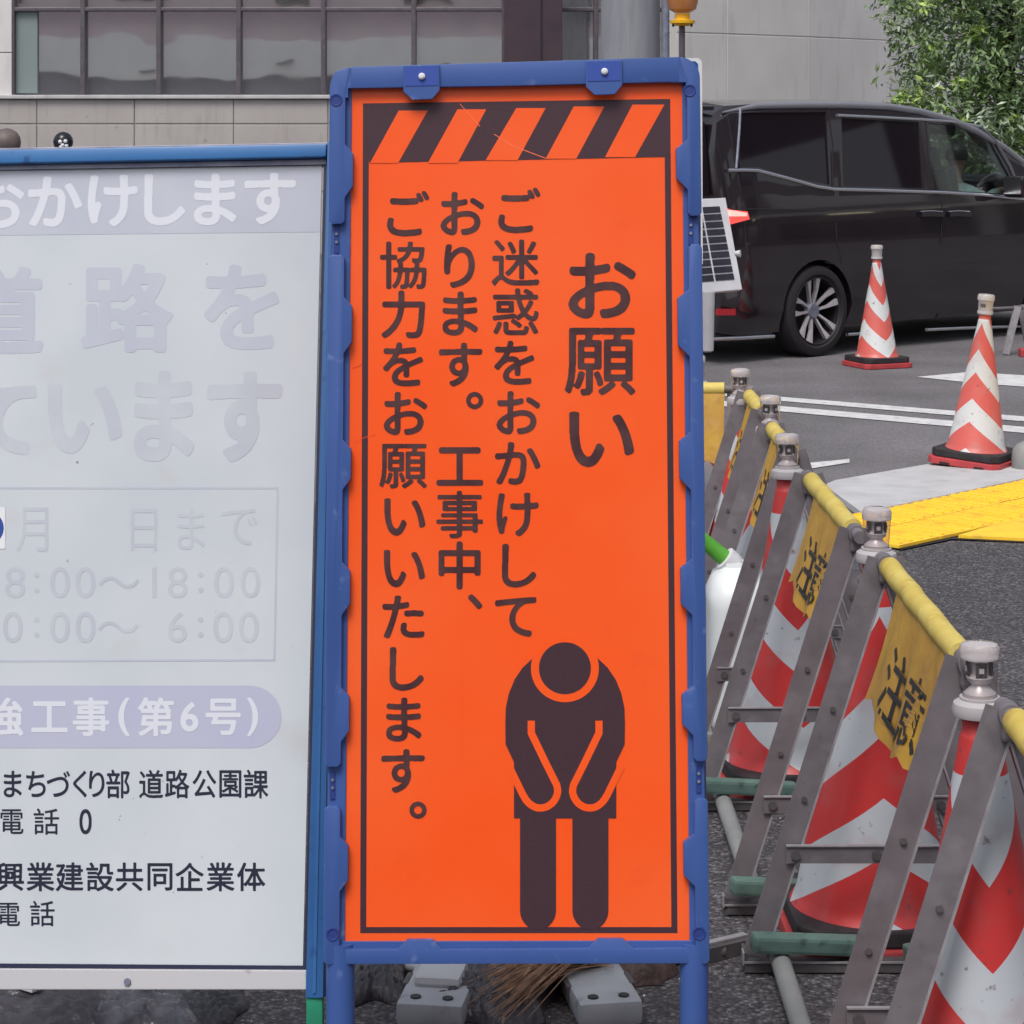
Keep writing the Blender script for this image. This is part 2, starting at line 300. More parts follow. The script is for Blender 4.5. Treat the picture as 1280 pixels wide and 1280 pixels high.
# ------------------------------------------------------------------ lettering: glyph outlines thinned and swelled so stroke ends come out round
_gc = {}
def glyph(ch, er=0.0, di=0.0, N=176):
    key = (ch, er, di)
    if key in _gc: return _gc[key]
    c = bpy.data.curves.new('glyph', 'FONT'); c.body = ch; o = bpy.data.objects.new('glyph', c); COL.objects.link(o)
    dg = bpy.context.evaluated_depsgraph_get(); dg.update()
    me = bpy.data.meshes.new_from_object(o.evaluated_get(dg))
    V = np.array([v.co[:2] for v in me.vertices]); T = []
    for p in me.polygons:
        q = list(p.vertices)
        for k in range(1, len(q)-1): T.append((q[0], q[k], q[k+1]))
    bpy.data.objects.remove(o); bpy.data.curves.remove(c); bpy.data.meshes.remove(me)
    x0, y0, S = -.15, -.3, 1.3; h = S/N
    g = np.zeros((N+1, N+1), bool)
    for a, b, d in T:
        A, B, D = V[a], V[b], V[d]
        den = (B[0]-A[0])*(D[1]-A[1])-(D[0]-A[0])*(B[1]-A[1])
        if abs(den) < 1e-12: continue
        i0 = max(0, int((min(A[0], B[0], D[0])-x0)/h)); i1 = min(N, int((max(A[0], B[0], D[0])-x0)/h)+1)
        j0 = max(0, int((min(A[1], B[1], D[1])-y0)/h)); j1 = min(N, int((max(A[1], B[1], D[1])-y0)/h)+1)
        X, Y = np.meshgrid(x0+h*np.arange(i0, i1+1), y0+h*np.arange(j0, j1+1))
        w1 = ((X-A[0])*(D[1]-A[1])-(D[0]-A[0])*(Y-A[1]))/den; w2 = ((B[0]-A[0])*(Y-A[1])-(X-A[0])*(B[1]-A[1]))/den
        g[j0:j1+1, i0:i1+1] |= (w1 >= -1e-6) & (w2 >= -1e-6) & (w1+w2 <= 1+1e-6)
    def dil(a, r):
        k = int(r/h+.5); o_ = a.copy(); rr = (r/h)**2
        for dy in range(-k, k+1):
            for dx in range(-k, k+1):
                if (dx or dy) and dx*dx+dy*dy <= rr+.01: o_ |= np.roll(np.roll(a, dy, 0), dx, 1)
        return o_
    if er: g = ~dil(~g, er)
    if di: g = dil(g, di)
    f = g.astype(float)
    for _ in range(2):
        f = (f+np.roll(f, 1, 0)+np.roll(f, -1, 0))/3; f = (f+np.roll(f, 1, 1)+np.roll(f, -1, 1))/3
    ins = f > .5
    cnt = ins[:-1, :-1].astype(int)+ins[1:, :-1]+ins[:-1, 1:]+ins[1:, 1:]
    vs = []; fs = []
    def P(i, j): return (x0+i*h-.5, y0+j*h-.38)
    for j in range(N):
        row = cnt[j]
        if not row.any(): continue
        i = 0
        while i < N:
            if row[i] == 4:
                k = i
                while k < N and row[k] == 4: k += 1
                b = len(vs); vs += [P(i, j), P(k, j), P(k, j+1), P(i, j+1)]; fs.append((b, b+1, b+2, b+3)); i = k; continue
            if row[i]:
                cs = [(i, j), (i+1, j), (i+1, j+1), (i, j+1)]; pl = []
                for q in range(4):
                    (ax, ay), (bx, by) = cs[q], cs[(q+1) % 4]; fa = f[ay, ax]; fb = f[by, bx]
                    if fa > .5: pl.append(P(ax, ay))
                    if (fa > .5) != (fb > .5): t = (.5-fa)/(fb-fa); pl.append(P(ax+(bx-ax)*t, ay+(by-ay)*t))
                if len(pl) > 2: b = len(vs); vs += pl; fs.append(tuple(range(b, b+len(pl))))
            i += 1
    a = np.array(vs) if vs else np.zeros((1, 2))
    _gc[key] = (vs, fs, ((a[:, 0].min()+a[:, 0].max())/2, (a[:, 1].min()+a[:, 1].max())/2)); return _gc[key]
def write(pl, items, name, m, parent, off, er=0, di=0):
    """items: (char, cx, cy, size_x, size_y[, 'c' to centre on the ink])"""
    mb = MB()
    for it in items:
        vs, fs, bc = glyph(it[0], er, di); ox, oy = bc if len(it) > 5 else (0, 0)
        mb.add([pl.at(it[1]+(x-ox)*it[3], it[2]-(y-oy)*it[4], off) for x, y in vs], fs)
    return mb.build(name, m, parent, world=True)
def stroke(pl, pts, wd, off, closed=False):
    """flat round-jointed stroke in the plane"""
    mb = MB(); r = wd/2
    P = pts+[pts[0]] if closed else pts
    L_ = []; R_ = []
    n = len(P)
    for i, (x, y) in enumerate(P):
        if closed: a = P[i-1] if i else P[-2]; b = P[i+1] if i+1 < n else P[1]
        else: a = P[max(0, i-1)]; b = P[min(n-1, i+1)]
        d1 = Vector((x-a[0], y-a[1])); d2 = Vector((b[0]-x, b[1]-y))
        d1 = d1.normalized() if d1.length > 1e-6 else d2.normalized(); d2 = d2.normalized() if d2.length > 1e-6 else d1
        nn = Vector((-(d1+d2).y, (d1+d2).x)).normalized(); k = r/max(.4, nn.dot(Vector((-d1.y, d1.x))))
        L_.append((x+nn.x*k, y+nn.y*k)); R_.append((x-nn.x*k, y-nn.y*k))
    vs = pl.poly(L_, off)+pl.poly(R_, off)
    mb.add(vs, [(i, i+1, n+i+1, n+i) for i in range(n-1)]); return mb

# ================================================================== THE GROUND
gz = MB().add([(-60, -60, 0), (90, -60, 0), (90, 120, 0), (-60, 120, 0)], [(0, 1, 2, 3)]).build('road', 'road'); gz['kind'] = 'structure'
def gpoly(name, pts, z, m, kind='structure', thick=0):
    p = [ground(x, y, z) for x, y in pts]
    mb = MB()
    if thick: mb.prism([v+Vector((0, 0, 0)) for v in p], (0, 0, -thick))
    else: mb.add(p, [tuple(range(len(p)))])
    o = mb.build(name, m); o['kind'] = kind; return o
# fresh dark asphalt of the footway, edge running away to the right
fr = [(-6, -3), (6, -3)] + [tuple(ground(*q)[:2]) for q in ((1500, 690), (1280, 680), (1190, 677), (1122, 691), (1078, 645), (1040, 606))] + [(.9, 12.6), (.2, 11.2), (-6, 10.6)]
MB().add([(x, y, .004) for x, y in fr], [tuple(range(len(fr)))]).build('footway', 'fresh')['kind'] = 'structure'
for nm, pts in (('road_line', [(700, 472), (952, 494), (1280, 520.5), (1600, 546), (1600, 552), (1280, 526.5), (952, 499), (700, 477)]),
                ('road_line', [(700, 483), (952, 505.5), (1280, 533.5), (1600, 560), (1600, 568), (1280, 541), (952, 512), (700, 489)]),
                ('road_line', [(1146, 471), (1211, 465), (1500, 482), (1500, 500), (1211, 478)]),
                ('road_line', [(985, 581), (1062, 573.5), (1062, 578), (985, 590)]),
                ('road_dash', [(893, 561), (905, 561), (903, 578), (890, 578)]), ('road_dash', [(885, 590), (898, 590), (896, 606), (882, 606)]),
                ('road_dash', [(874, 632), (888, 632), (884, 656), (868, 656)]), ('road_dash', [(897, 487), (903, 487), (899, 502), (893, 502)])):
    gpoly(nm, pts, .0045, 'roadwhite')
slab = gpoly('curb_slab', [(1030, 606), (1044, 600), (1165, 579), (1500, 530), (1500, 562), (1280, 598), (1180, 619), (1077, 640)], .03, 'curb', thick=.12)
gpoly('joint', [(1077, 641), (1180, 620), (1280, 599), (1500, 570), (1500, 580), (1280, 604), (1100, 647), (1085, 652)], .008, 'gap')
# tactile tiles: every tile an object, mesh shared
tac = MB().add([(1.3, 9.7, .006), (3.9, 9.7, .006), (3.9, 9.75, .006), (1.3, 9.75, .006)], [(0, 1, 2, 3)])
base = gpoly('tactile_paving', [(1100, 647), (1280, 604), (1500, 560), (1500, 690), (1280, 678), (1190, 673.8), (1125, 687.3)], .008, 'gap')
tm = MB(); tm.box((0, 0, .006), (.292, .292, .012))
for k in range(4): tm.box((0, -.11+k*.073, .0145), (.26, .022, .005))
t0 = tm.build('tactile_tile', 'tactile', bevel=0); tile_me = t0.data; bpy.data.objects.remove(t0)
O = ground(1124, 689); du = Vector((.70, .714, 0)).normalized(); dv = Vector((-du.y, du.x, 0))
def tile(p, ang, sh=0):
    o = bpy.data.objects.new('tactile_tile', tile_me); COL.objects.link(o); o.location = (p.x, p.y, .010+sh); o.rotation_euler = (random.uniform(-.003, .003), random.uniform(-.003, .003), ang); o.parent = base
aA = math.atan2(du.y, du.x)
for i in range(13):
    for j in range(2): tile(O+du*(.15+i*.3)+dv*(.15+j*.3), aA+math.pi/2, random.uniform(0, .002))
MB().prism([ground(1198, 672.5, .010), ground(1262, 653, .010), ground(1330, 632, .010), ground(1330, 679, .010)], (0, 0, .012)).build('tactile_tile', 'tactile', base)
O2 = ground(1190, 675); d2 = Vector((.985, -.17, 0)); v2 = Vector((.17, .985, 0))
for i in range(-1, 9):
    for j in range(0, 7):
        p = O2+d2*(.16+i*.3)+v2*(.15+j*.3); q = p-O
        if q.dot(dv) < -.20 and q.dot(du) > .0 and p.x > 2.6: tile(p, math.atan2(d2.y, d2.x), 0)

# ================================================================== BUILDINGS
YB = 30.0
bl = thing('office_building', 'pale concrete office building with bronze framed reflective windows along the street', 'building', (-4, YB, 0))
def wallrect(x0, x1, y0, y1, m, name='panel', dep=YB, th=.25, gap=.45):
    a = atdepth(x0+gap, y1-gap, dep); b = atdepth(x1-gap, y0+gap, dep)
    return MB().box(((a.x+b.x)/2, dep+th/2, (a.z+b.z)/2), (b.x-a.x, th, b.z-a.z)).build(name, m, bl, world=True, bevel=.012)
MB().box((-3.2, YB+.55, 4.2), (12.5, .3, 10)).build('wall', 'joint', bl, world=True)
MB().box((-3.2, YB+.17, 1.0), (12.5, .3, 1.88)).build('joint_filler', 'joint', bl, world=True)
xs = [-160, -60, 46, 168, 292, 410, 530, 650, 770, 853]
for i in range(len(xs)-1):
    for (y0, y1) in ((124, 155), (155, 240), (240, 322)): wallrect(xs[i], xs[i+1], y0, y1, 'concretewarm')
for (y0, y1) in ((-260, -120), (-120, -25), (-25, 66), (66, 124)): wallrect(-120, 15, y0, y1, 'concrete')
wallrect(-160, 853, 118.5, 123.5, 'curb', 'window_sill', YB-.06, .4, 0)
wallrect(14, 853, -300, -120, 'concrete')
mx = [15, 103, 198, 298, 404, 517, 630, 745, 853]
for i in range(len(mx)-1):
    for (y0, y1) in ((-120, 11), (13, 118)):
        a = atdepth(mx[i]+2, y1, YB+.12); b = atdepth(mx[i+1]-2, y0, YB+.12)
        t = random.uniform(-.0035, .0035)
        rot = Matrix.Rotation(t, 3, 'Z')
        MB().box(((a.x+b.x)/2, YB+.16, (a.z+b.z)/2), (b.x-a.x, .02, b.z-a.z), rot).build('window_pane', 'glassb', bl, world=True)
for x in mx: wallrect(x-3, x+3, -120, 118, 'mullion', 'mullion', YB+.02, .12, 0)
wallrect(15, 853, 9, 14, 'mullion', 'transom', YB+.03, .1, 0)
wallrect(19, 47, 14, 117, mat('pale green frosted film', (.22, .27, .27), .25, spec=.6), 'window_film', YB+.10, .02, 0)
cl = thing('cladding_column', 'dark purple brown column in front of the office windows', 'column', (.9, YB-.4, 0))
a = atdepth(630, 75, YB-.5); b = atdepth(703, 75, YB-.5)
MB().box(((a.x+b.x)/2, YB-.35, 4), (b.x-a.x, .3, 8)).build('column_shaft', 'column', cl, world=True, bevel=.01)
MB().box(((a.x+b.x)/2+.1, YB-.506, 4), (.02, .014, 8)).build('column_seam', 'gap', cl, world=True)
# curved annex on the right, each cast panel a piece
cw = thing('curved_wall', 'light grey curved concrete wall with cast panel joints behind the van and tree', 'wall', (4, 30, 0))
arc = []
for px, Y in ((846, 28.6), (909, 29.2), (1010, 30.4), (1110, 32.0), (1212, 34.2), (1320, 37.2), (1440, 41)): arc.append(((px-640)/F_PX*Y, Y))
for i in range(len(arc)-1):
    a = Vector((*arc[i], 0)); b = Vector((*arc[i+1], 0)); d = (b-a).normalized(); nrm = Vector((-d.y, d.x, 0))
    for (z0, z1) in ((0, 1.33), (1.33, 2.72), (2.72, 4.6), (4.6, 6.6), (6.6, 9)):
        g = .005
        p = [a+d*g, b-d*g]
        MB().prism([p[0]+Vector((0, 0, z0+g)), p[1]+Vector((0, 0, z0+g)), p[1]+Vector((0, 0, z1-g)), p[0]+Vector((0, 0, z1-g))], nrm*.2).build('panel', 'concrete', cw, world=True, bevel=.008)
    MB().prism([a+nrm*.008, b+nrm*.008, b+nrm*.008+Vector((0, 0, 9)), a+nrm*.008+Vector((0, 0, 9))], nrm*.1).build('backing', 'jointpale', cw, world=True)
    # tie-hole marks of the formwork
MB().prism([Vector((arc[-1][0], arc[-1][1], 0)), Vector((arc[-1][0]+14, arc[-1][1]+5, 0)), Vector((arc[-1][0]+14, arc[-1][1]+5, 9)), Vector((arc[-1][0], arc[-1][1], 9))], (0, .3, 0)).build('end_wall', 'concrete', cw, world=True)
# block across the street, behind the photographer: it is what the window glass mirrors
ob = thing('opposite_block', 'mauve clad block with pale band and dark shopfronts across the street behind the viewer', 'building', (0, -28, 0))
MB().box((0, -30, 1.475), (110, 3, 2.95)).build('shopfront', 'banddark', ob, world=True)
MB().box((0, -29.9, 3.7), (110, 3.3, 1.5)).build('band', 'bandpale', ob, world=True)
MB().box((0, -30, 8.65), (110, 3, 8.4)).build('upper_wall', 'bandpink', ob, world=True)
for k in range(-9, 10):
    MB().box((k*5.2+2.0, -28.48, 6.35), (1.5, .08, 1.3)).build('window', 'darkglass', ob, world=True)
    MB().box((k*5.2, -28.46, 1.3), (3.2, .08, 1.9)).build('window', 'glassb', ob, world=True)
    MB().box((k*5.2+2.3, -28.2, 3.4), (.7, .3, .09)).build('wall_lamp', 'mullion', ob, world=True)

sb = thing('side_block', 'unseen dark tiled building added for van reflections, right of the crossing with lit canopy lamps', 'building', (36, 18, 0))  # unseen block, added so the van's flank has something dark to mirror
MB().box((38, 18, 7), (4, 60, 14)).build('wall', mat('brown grey tile', (.16, .14, .145), .7, col2=(.12, .105, .11), nscale=1.5), sb, world=True)
for k in range(11):
    yk = -9+k*5.4
    for z in (1.5, 5.0, 8.4): MB().box((35.96, yk, z), (.1, 3.4, 1.9)).build('window', 'glassb' if (k+int(z)) % 3 else 'darkglass', sb, world=True)
    MB().box((35.9, yk+2.7, 6.0), (.25, .5, 12)).build('pier', 'bandpale' if k % 2 else 'pole', sb, world=True)
MB().box((35.2, 18, 3.35), (1.6, 58, .25)).build('canopy', 'bandpale', sb, world=True)
lampm = mat('lit tube lamp', (.9, .85, .6), .4, emit=(1, .9, .6), estr=4)
for k in range(7): MB().box((35.0, 13.2+k*1.55, 3.15+.10*(k % 3)), (.15, .9, .07)).build('tube_lamp', lampm, sb, world=True)

# utility pole with conduit
up = thing('utility_pole', 'thick grey concrete utility pole rising behind the orange sign', 'pole', ((788-640)/F_PX*21, 21, 0))
MB().tube([((788-640)/F_PX*21, 21, -.05), ((788-640)/F_PX*21, 21, 9)], [.262, .25], 40).build('pole_shaft', 'pole', up, world=True, smooth=True)
MB().tube([((832-640)/F_PX*20.8, 20.8, -.05), ((832-640)/F_PX*20.8, 20.8, 9)], .035, 12).build('conduit', 'greymetal', up, world=True, smooth=True)

# ================================================================== TREE
tr = thing('street_tree', 'leafy broadleaf tree with dark trunk beyond the black van', 'tree', (5.2, 25, 0))
tb = MB()
tb.tube([(5.2, 25, -.1), (5.18, 25, 1.0), (5.15, 25.05, 2.2), (5.12, 25, 3.4), (5.3, 25, 5.2)], [.13, .11, .10, .085, .04], 10)
tb.build('trunk', 'bark', tr, world=True, smooth=True)
for k in range(14):
    z = random.uniform(1.3, 4.2); a = random.uniform(0, 6.28); l_ = random.uniform(.7, 1.5)
    p = Vector((5.17, 25, z)); q = p+Vector((math.cos(a)*l_*.5, math.sin(a)*l_*.5, .35)); r_ = p+Vector((math.cos(a)*l_, math.sin(a)*l_, .5))
    MB().tube([p, q, r_], [.035, .022, .008], 6).build('limb', 'bark', tr, world=True, smooth=True)
def leaves(n, m, cl_r, sz, seedv, bias=0):
    rnd = random.Random(seedv); mb = MB(); ncl = n//34
    for c in range(ncl):
        # clump centres inside a lopsided crown
        while True:
            x = rnd.uniform(-1.65, 2.3); y = rnd.uniform(-1.3, 1.2); z = rnd.uniform(.95, 4.9)
            w_ = 1.62 - .28*abs(z-1.9) if z < 3.2 else 1.25
            w_ += .22*math.sin(z*5.1)+.1*math.sin(z*11+1)
            if z < 1.9: w_ += .20*(1.9-z)/.9
            if (x/(w_ if x < 0 else 2.2))**2+(y/1.3)**2 < 1: break
        if bias and y > .2: y -= .8
        C = Vector((5.42+x, 25+y, z)); r = cl_r*rnd.uniform(.6, 1.3); dirn = Vector((rnd.uniform(-1, 1), rnd.uniform(-1, .5), rnd.uniform(-.7, .4))).normalized()
        for _ in range(34):
            p = C+Vector([max(-1.5, min(1.5, rnd.gauss(0, 1)))*r*q_ for q_ in (.5, .5, .42)])
            d = (dirn*.6+Vector((rnd.uniform(-1, 1), rnd.uniform(-1, 1), rnd.uniform(-1, .5)))).normalized()
            s_ = d.cross(Vector((rnd.uniform(-1, 1), rnd.uniform(-1, 1), 1))).normalized(); nn = s_.cross(d)
            l_ = sz*rnd.uniform(.6, 1.3); w2 = l_*.17
            mb.add([p, p+d*l_*.5+s_*w2+nn*l_*.05, p+d*l_, p+d*l_*.5-s_*w2+nn*l_*.05], [(0, 1, 2), (0, 2, 3)])
    return mb
leaves(38000, 'leafA', .26, .105, 1).build('crown', 'leafA', tr, world=True, kind='stuff')
leaves(5200, 'leafB', .15, .12, 2, 1).build('young_leaves', 'leafB', tr, world=True, kind='stuff')
leaves(11000, 'leafC', .24, .10, 3, 1).build('glossy_leaves', 'leafC', tr, world=True, kind='stuff')

# ================================================================== VAN
TH = R(41); cT, sT = math.cos(TH), math.sin(TH)
W0 = Vector((2.246, 17.55, 0))+Vector((-sT, cT, 0))*.86
van = thing('parked_van', 'black minivan with chrome trim and lit tail lamp seen from its right side', 'van', W0, TH)
def yside(z):
    if z < .35: return .80+.05*(z-.2)/.15
    if z < .8: return .85+.012*(z-.35)/.45
    if z < 1.12: return .862-.012*(z-.8)/.32
    return .85-.125*(z-1.12)/.68
def vmap(px, py, off=0):
    """sight line met with the van's own right flank, in van coordinates"""
    u = (px-640)/F_PX; z = 1.0
    for _ in range(12):
        y = -(yside(z)+off); A = W0.x-y*sT; B = W0.y+y*cT
        x = (u*B-A)/(cT-u*sT); Y = B+x*sT; z = H-(py-HZ)/F_PX*Y
    return Vector((x, y, z))
def zroof(x):
    T_ = [(-.98, 1.55), (-.93, 1.80), (-.8, 1.865), (-.4, 1.885), (.4, 1.89), (1.0, 1.875), (1.5, 1.82), (1.9, 1.72), (2.3, 1.55), (2.6, 1.38), (2.95, 1.16), (3.4, 1.06), (3.7, .92), (3.8, .7)]
    for (a, za), (b, zb) in zip(T_, T_[1:]):
        if x <= b: t = max(0, (x-a)/(b-a)); return za+(zb-za)*t
    return .7
def section(x, ins=0):
    zr = zroof(x)-ins; zb = min(1.12, zr-.16); nar = 1-.10*max(0, (x-3.1)/.7)**2-.05*max(0, (-.86-x)/.12)
    zs = zr-.085
    pts = [(0, .2+ins*3), (yside(.22)-.02, .2+ins*3), (yside(.36), .36+ins*2), (yside(.75), .75), (yside(min(zb, 1.12)), zb), (yside(max(zs, zb)), zs), (yside(max(zs, zb))-.05, zr-.03), (.45, zr-.004), (0, zr)]
    return [((y-ins)*nar if y else 0, z) for y, z in pts]
def loft(stations, ins):
    vs = []; n = None
    for x in stations:
        s_ = section(x, ins); full = s_+[(-y, z) for y, z in s_[-2:0:-1]]; n = len(full); vs += [(x, y, z) for y, z in full]
    fs = [(i*n+k, i*n+(k+1) % n, (i+1)*n+(k+1) % n, (i+1)*n+k) for i in range(len(stations)-1) for k in range(n)]
    fs += [tuple(range(n))[::-1], tuple((len(stations)-1)*n+k for k in range(n))]
    return MB().add(vs, fs)
ST = [-.98, -.93, -.8, -.6, -.4, -.2, 0, .2, .4, .7, 1.0, 1.25, 1.5, 1.7, 1.9, 2.1, 2.3, 2.45, 2.6, 2.8, 2.95, 3.2, 3.4, 3.55, 3.7, 3.8]
body = loft(ST, 0).build('body', 'carpaint', van, smooth=False)
cav = loft([-.85, -.6, -.2, .2, .7, 1.25, 1.7, 2.1, 2.4, 2.6, 2.8], .07).build('cavity', 'seat', van)
WQ = [vmap(*p) for p in ((924, 141), (1032, 140), (1037, 231), (990, 222), (948, 209), (926, 209))]
WS = [vmap(*p) for p in ((1052, 148), (1148, 153), (1153, 235), (1054, 233))]
WF = [vmap(*p) for p in ((1161, 154), (1190, 156), (1222, 163), (1240, 180), (1264, 224), (1270, 243), (1166, 237))]
cut = [cav]
for wn in (WQ, WS, WF):
    for sg in (1, -1):
        c = MB().prism([(p.x, sg*(-.98), p.z) for p in wn], (0, sg*.42, 0)).build('cutter', 'seat', van); cut.append(c)
cut.append(MB().prism([(1.99, -.62, 1.80), (2.80, -.62, 1.36), (2.72, -.62, 1.12), (1.93, -.62, 1.56)], (0, 1.24, 0)).build('cutter', 'seat', van))
for wx in (0, 2.85):
    for sg in (1, -1):
        c = MB().tube([(wx, sg*.55, .335), (wx, sg*1.0, .335)], .375, 40).build('cutter', 'seat', van); cut.append(c)
dg = bpy.context.evaluated_depsgraph_get()
for c in cut:
    md = body.modifiers.new('b', 'BOOLEAN'); md.operation = 'DIFFERENCE'; md.solver = 'EXACT'; md.object = c
dg.update(); nm_ = bpy.data.meshes.new_from_object(body.evaluated_get(dg)); body.modifiers.clear(); body.data = nm_
nm_.materials.clear(); nm_.materials.append(M['carpaint']); nm_.shade_smooth(); nm_.set_sharp_from_angle(angle=R(24))
for c in cut: bpy.data.objects.remove(c)
def pane(wn, m, sh=.004):
    for sg in (1, -1):
        MB().prism([(p.x, sg*(-(yside(p.z)-.012)), p.z) for p in wn], (0, sg*.006, 0)).build('window', m, van)
pane(WQ, 'darkglass'); pane(WS, 'darkglass'); pane(WF, 'frontglass')
def on_side(path, wd, th, name, m, parent=van, off=0.0, world=False):
    P = [vmap(*p, off=off) for p in path]
    if m in ('chrome',) or name in ('rear_pillar_trim', 'front_pillar'): return MB().tube([p-Vector((0, th*.25, 0)) for p in P], wd*.5, 12).build(name, m, parent, smooth=True)
    mb = MB(); vs = []
    for i, p in enumerate(P):
        d = (P[min(i+1, len(P)-1)]-P[max(i-1, 0)]).normalized(); up = d.cross(Vector((0, 1, 0))).normalized()
        for a, b in ((-1, 0), (1, 0), (1, -1), (-1, -1)): vs.append(p+up*wd/2*a+Vector((0, th*b, 0)))
    n = len(P); fs = [(0, 1, 2, 3), tuple((n-1)*4+k for k in (3, 2, 1, 0))]
    for i in range(n-1):
        for k in range(4): fs.append((i*4+k, i*4+(k+1) % 4, i*4+4+(k+1) % 4, i*4+4+k))
    return mb.add(vs, fs).build(name, m, parent)
on_side([(909, 213), (928, 212.5), (946, 213), (985, 223), (1020, 233), (1042, 236.5), (1100, 238), (1176, 240.5), (1230, 243.5), (1282, 249), (1330, 256)], .027, .012, 'chrome_strip', 'chrome')
on_side([(1046, 144), (1100, 146.5), (1154, 149.5), (1190, 152), (1224, 158)], .024, .012, 'window_trim', 'chrome')
on_side([(1224, 158), (1243, 176), (1262, 208), (1268, 224)], .030, .02, 'front_pillar', mat('grey pillar sheen', (.10, .10, .12), .2, coat=1))
on_side([(925, 136), (924, 160), (920, 210)], .02, .01, 'rear_pillar_trim', 'greymetal')
roofsheen = mat('satin roof edge sheen', (.34, .34, .38), .3, .6)  # light grey tube puts the sky's reflection on the roof side into colour
P_ = [Vector((x, -(yside(zroof(x)-.085)-.02), zroof(x)-.046)) for x in (-.86, -.5, 0, .5, .95, 1.3, 1.7, 2.0, 2.3, 2.5)]
MB().tube(P_, [.006, .024, .027]+[.028]*(len(P_)-3), 12).build('roof_edge_sheen', roofsheen, van, smooth=True)
for path in ([(1034, 133), (1041, 180), (1040, 232)], [(1042, 240), (1046, 300), (1052, 330)], [(1157, 152), (1161, 200), (1168, 238), (1178, 252), (1176, 300), (1172, 400)]):
    on_side(path, .010, .003, 'door_seam', 'gap')
on_side([(927, 261), (980, 261.5), (1038, 263)], .008, .004, 'slide_rail', mat('dim rail', (.06, .055, .06), .3, .5))
for (a0, a1) in ((1149, 1177), (1184, 1211)):
    h_ = on_side([(a0, 268), ((a0+a1)/2, 267), (a1, 268)], .035, .03, 'door_handle', 'carpaint')
    on_side([(a0, 264.5), ((a0+a1)/2, 263.5), (a1, 264.5)], .010, .036, 'handle_trim', 'chrome', h_)
on_side([(880, 424), (925, 422.5), (966, 420)], .030, .03, 'sill_trim', 'chrome')
on_side([(1058, 418), (1100, 415), (1112, 414)], .028, .03, 'sill_trim', 'chrome')
on_side([(1157, 412), (1200, 410), (1290, 407)], .028, .03, 'sill_trim', 'chrome')
# tail lamp wraps round the rear corner
tl = MB(); 
tl.add([(-.75, -.872, 1.03), (-.77, -.872, 1.085), (-.93, -.862, 1.10), (-.93, -.862, 1.0), (-1.015, -.80, 1.15), (-1.015, -.80, .99), (-1.02, -.3, 1.12), (-1.02, -.3, 1.04)], [(0, 1, 2, 3), (3, 2, 4, 5), (5, 4, 6, 7)]).build('tail_lamp', 'taillamp', van)
MB().add([(-.78, -.877, 1.052), (-.78, -.877, 1.075), (-.93, -.868, 1.10), (-.93, -.868, 1.055), (-1.022, -.80, 1.10), (-1.022, -.80, 1.06)], [(0, 1, 2, 3), (3, 2, 4, 5)]).build('tail_lamp_core', 'tailhot', van)
MB().box((-1.0, -.55, .50), (.02, .22, .05)).build('rear_reflector', 'reflector', van)
on_side([(895, 390), (918, 390)], .045, .012, 'rear_reflector', 'reflector')
MB().add([(-.99, -.66, 1.72), (-.99, .66, 1.72), (-1.0, .72, 1.2), (-1.0, -.72, 1.2)], [(0, 1, 2, 3)]).build('rear_window', 'darkglass', van)
MB().box((-.99, 0, 1.82), (.16, 1.36, .035)).build('rear_spoiler', 'carpaint', van, bevel=.01)
# windscreen lying on the nose slope
wv = [(x, sg*(yside(zroof(x)-.085)-.07), zroof(x)+.006) for x in (1.95, 2.2, 2.45, 2.7, 2.9) for sg in (-1, 1)]
MB().add(wv, [(2*i, 2*i+1, 2*i+3, 2*i+2) for i in range(4)]).build('windscreen', 'frontglass', van)
mr_ = MB().box((2.18, -.99, 1.20), (.12, .20, .17)).build('wing_mirror', 'carpaint', van, bevel=.03)
MB().box((2.116, -.99, 1.21), (.006, .165, .13)).build('mirror_glass', 'chrome', mr_)
# wheels
def wheel(x, sg):
    wh = bpy.data.objects.new('wheel', None); COL.objects.link(wh); wh.parent = van; wh.location = (x, sg*.845, .335); wh.rotation_euler = (R(90)*(1 if sg < 0 else -1), .2, 0)
    prof = [(.245, -.20), (.30, -.205), (.325, -.19), (.335, -.16), (.335, -.03), (.325, 0), (.30, .012), (.268, .012), (.252, -.004)]
    MB().lathe(prof+[(.245, -.02), (.245, -.20)], 48, caps=False).build('tyre', 'tyre', wh, smooth=True)
    MB().lathe([(.252, -.002), (.245, .004), (.238, -.004), (.236, -.19), (.10, -.19), (.0, -.19)], 48, caps=False).build('rim', 'rimdark', wh, smooth=True)
    for k in range(5):
        for s_, tw in ((-.30, -.10), (.30, .14)):
            a = 2*math.pi*k/5+s_; b = a+tw
            p0 = Vector((math.cos(a)*.045, math.sin(a)*.045, -.045)); p1 = Vector((math.cos((a+b)/2)*.15, math.sin((a+b)/2)*.15, -.022)); p2 = Vector((math.cos(b)*.238, math.sin(b)*.238, -.008))
            vs = []
            for p, wd in ((p0, .016), (p1, .018), (p2, .046)):
                t = Vector((-p.y, p.x, 0)).normalized()
                vs += [p-t*wd/2, p+t*wd/2, p+t*wd/2+Vector((0, 0, -.03)), p-t*wd/2+Vector((0, 0, -.03))]
            fs = [(0, 1, 2, 3), (8, 11, 10, 9)]+[(i*4+q, i*4+4+q, i*4+4+(q+1) % 4, i*4+(q+1) % 4) for i in range(2) for q in range(4)]
            MB().add(vs, fs).build('spoke', 'rim', wh)
    MB().tube([(0, 0, -.07), (0, 0, -.03)], [.07, .052], 20).build('hub_cap', 'greymetal', wh, smooth=True)
wheel(0, -1); wheel(0, 1); wheel(2.85, -1); wheel(2.85, 1)
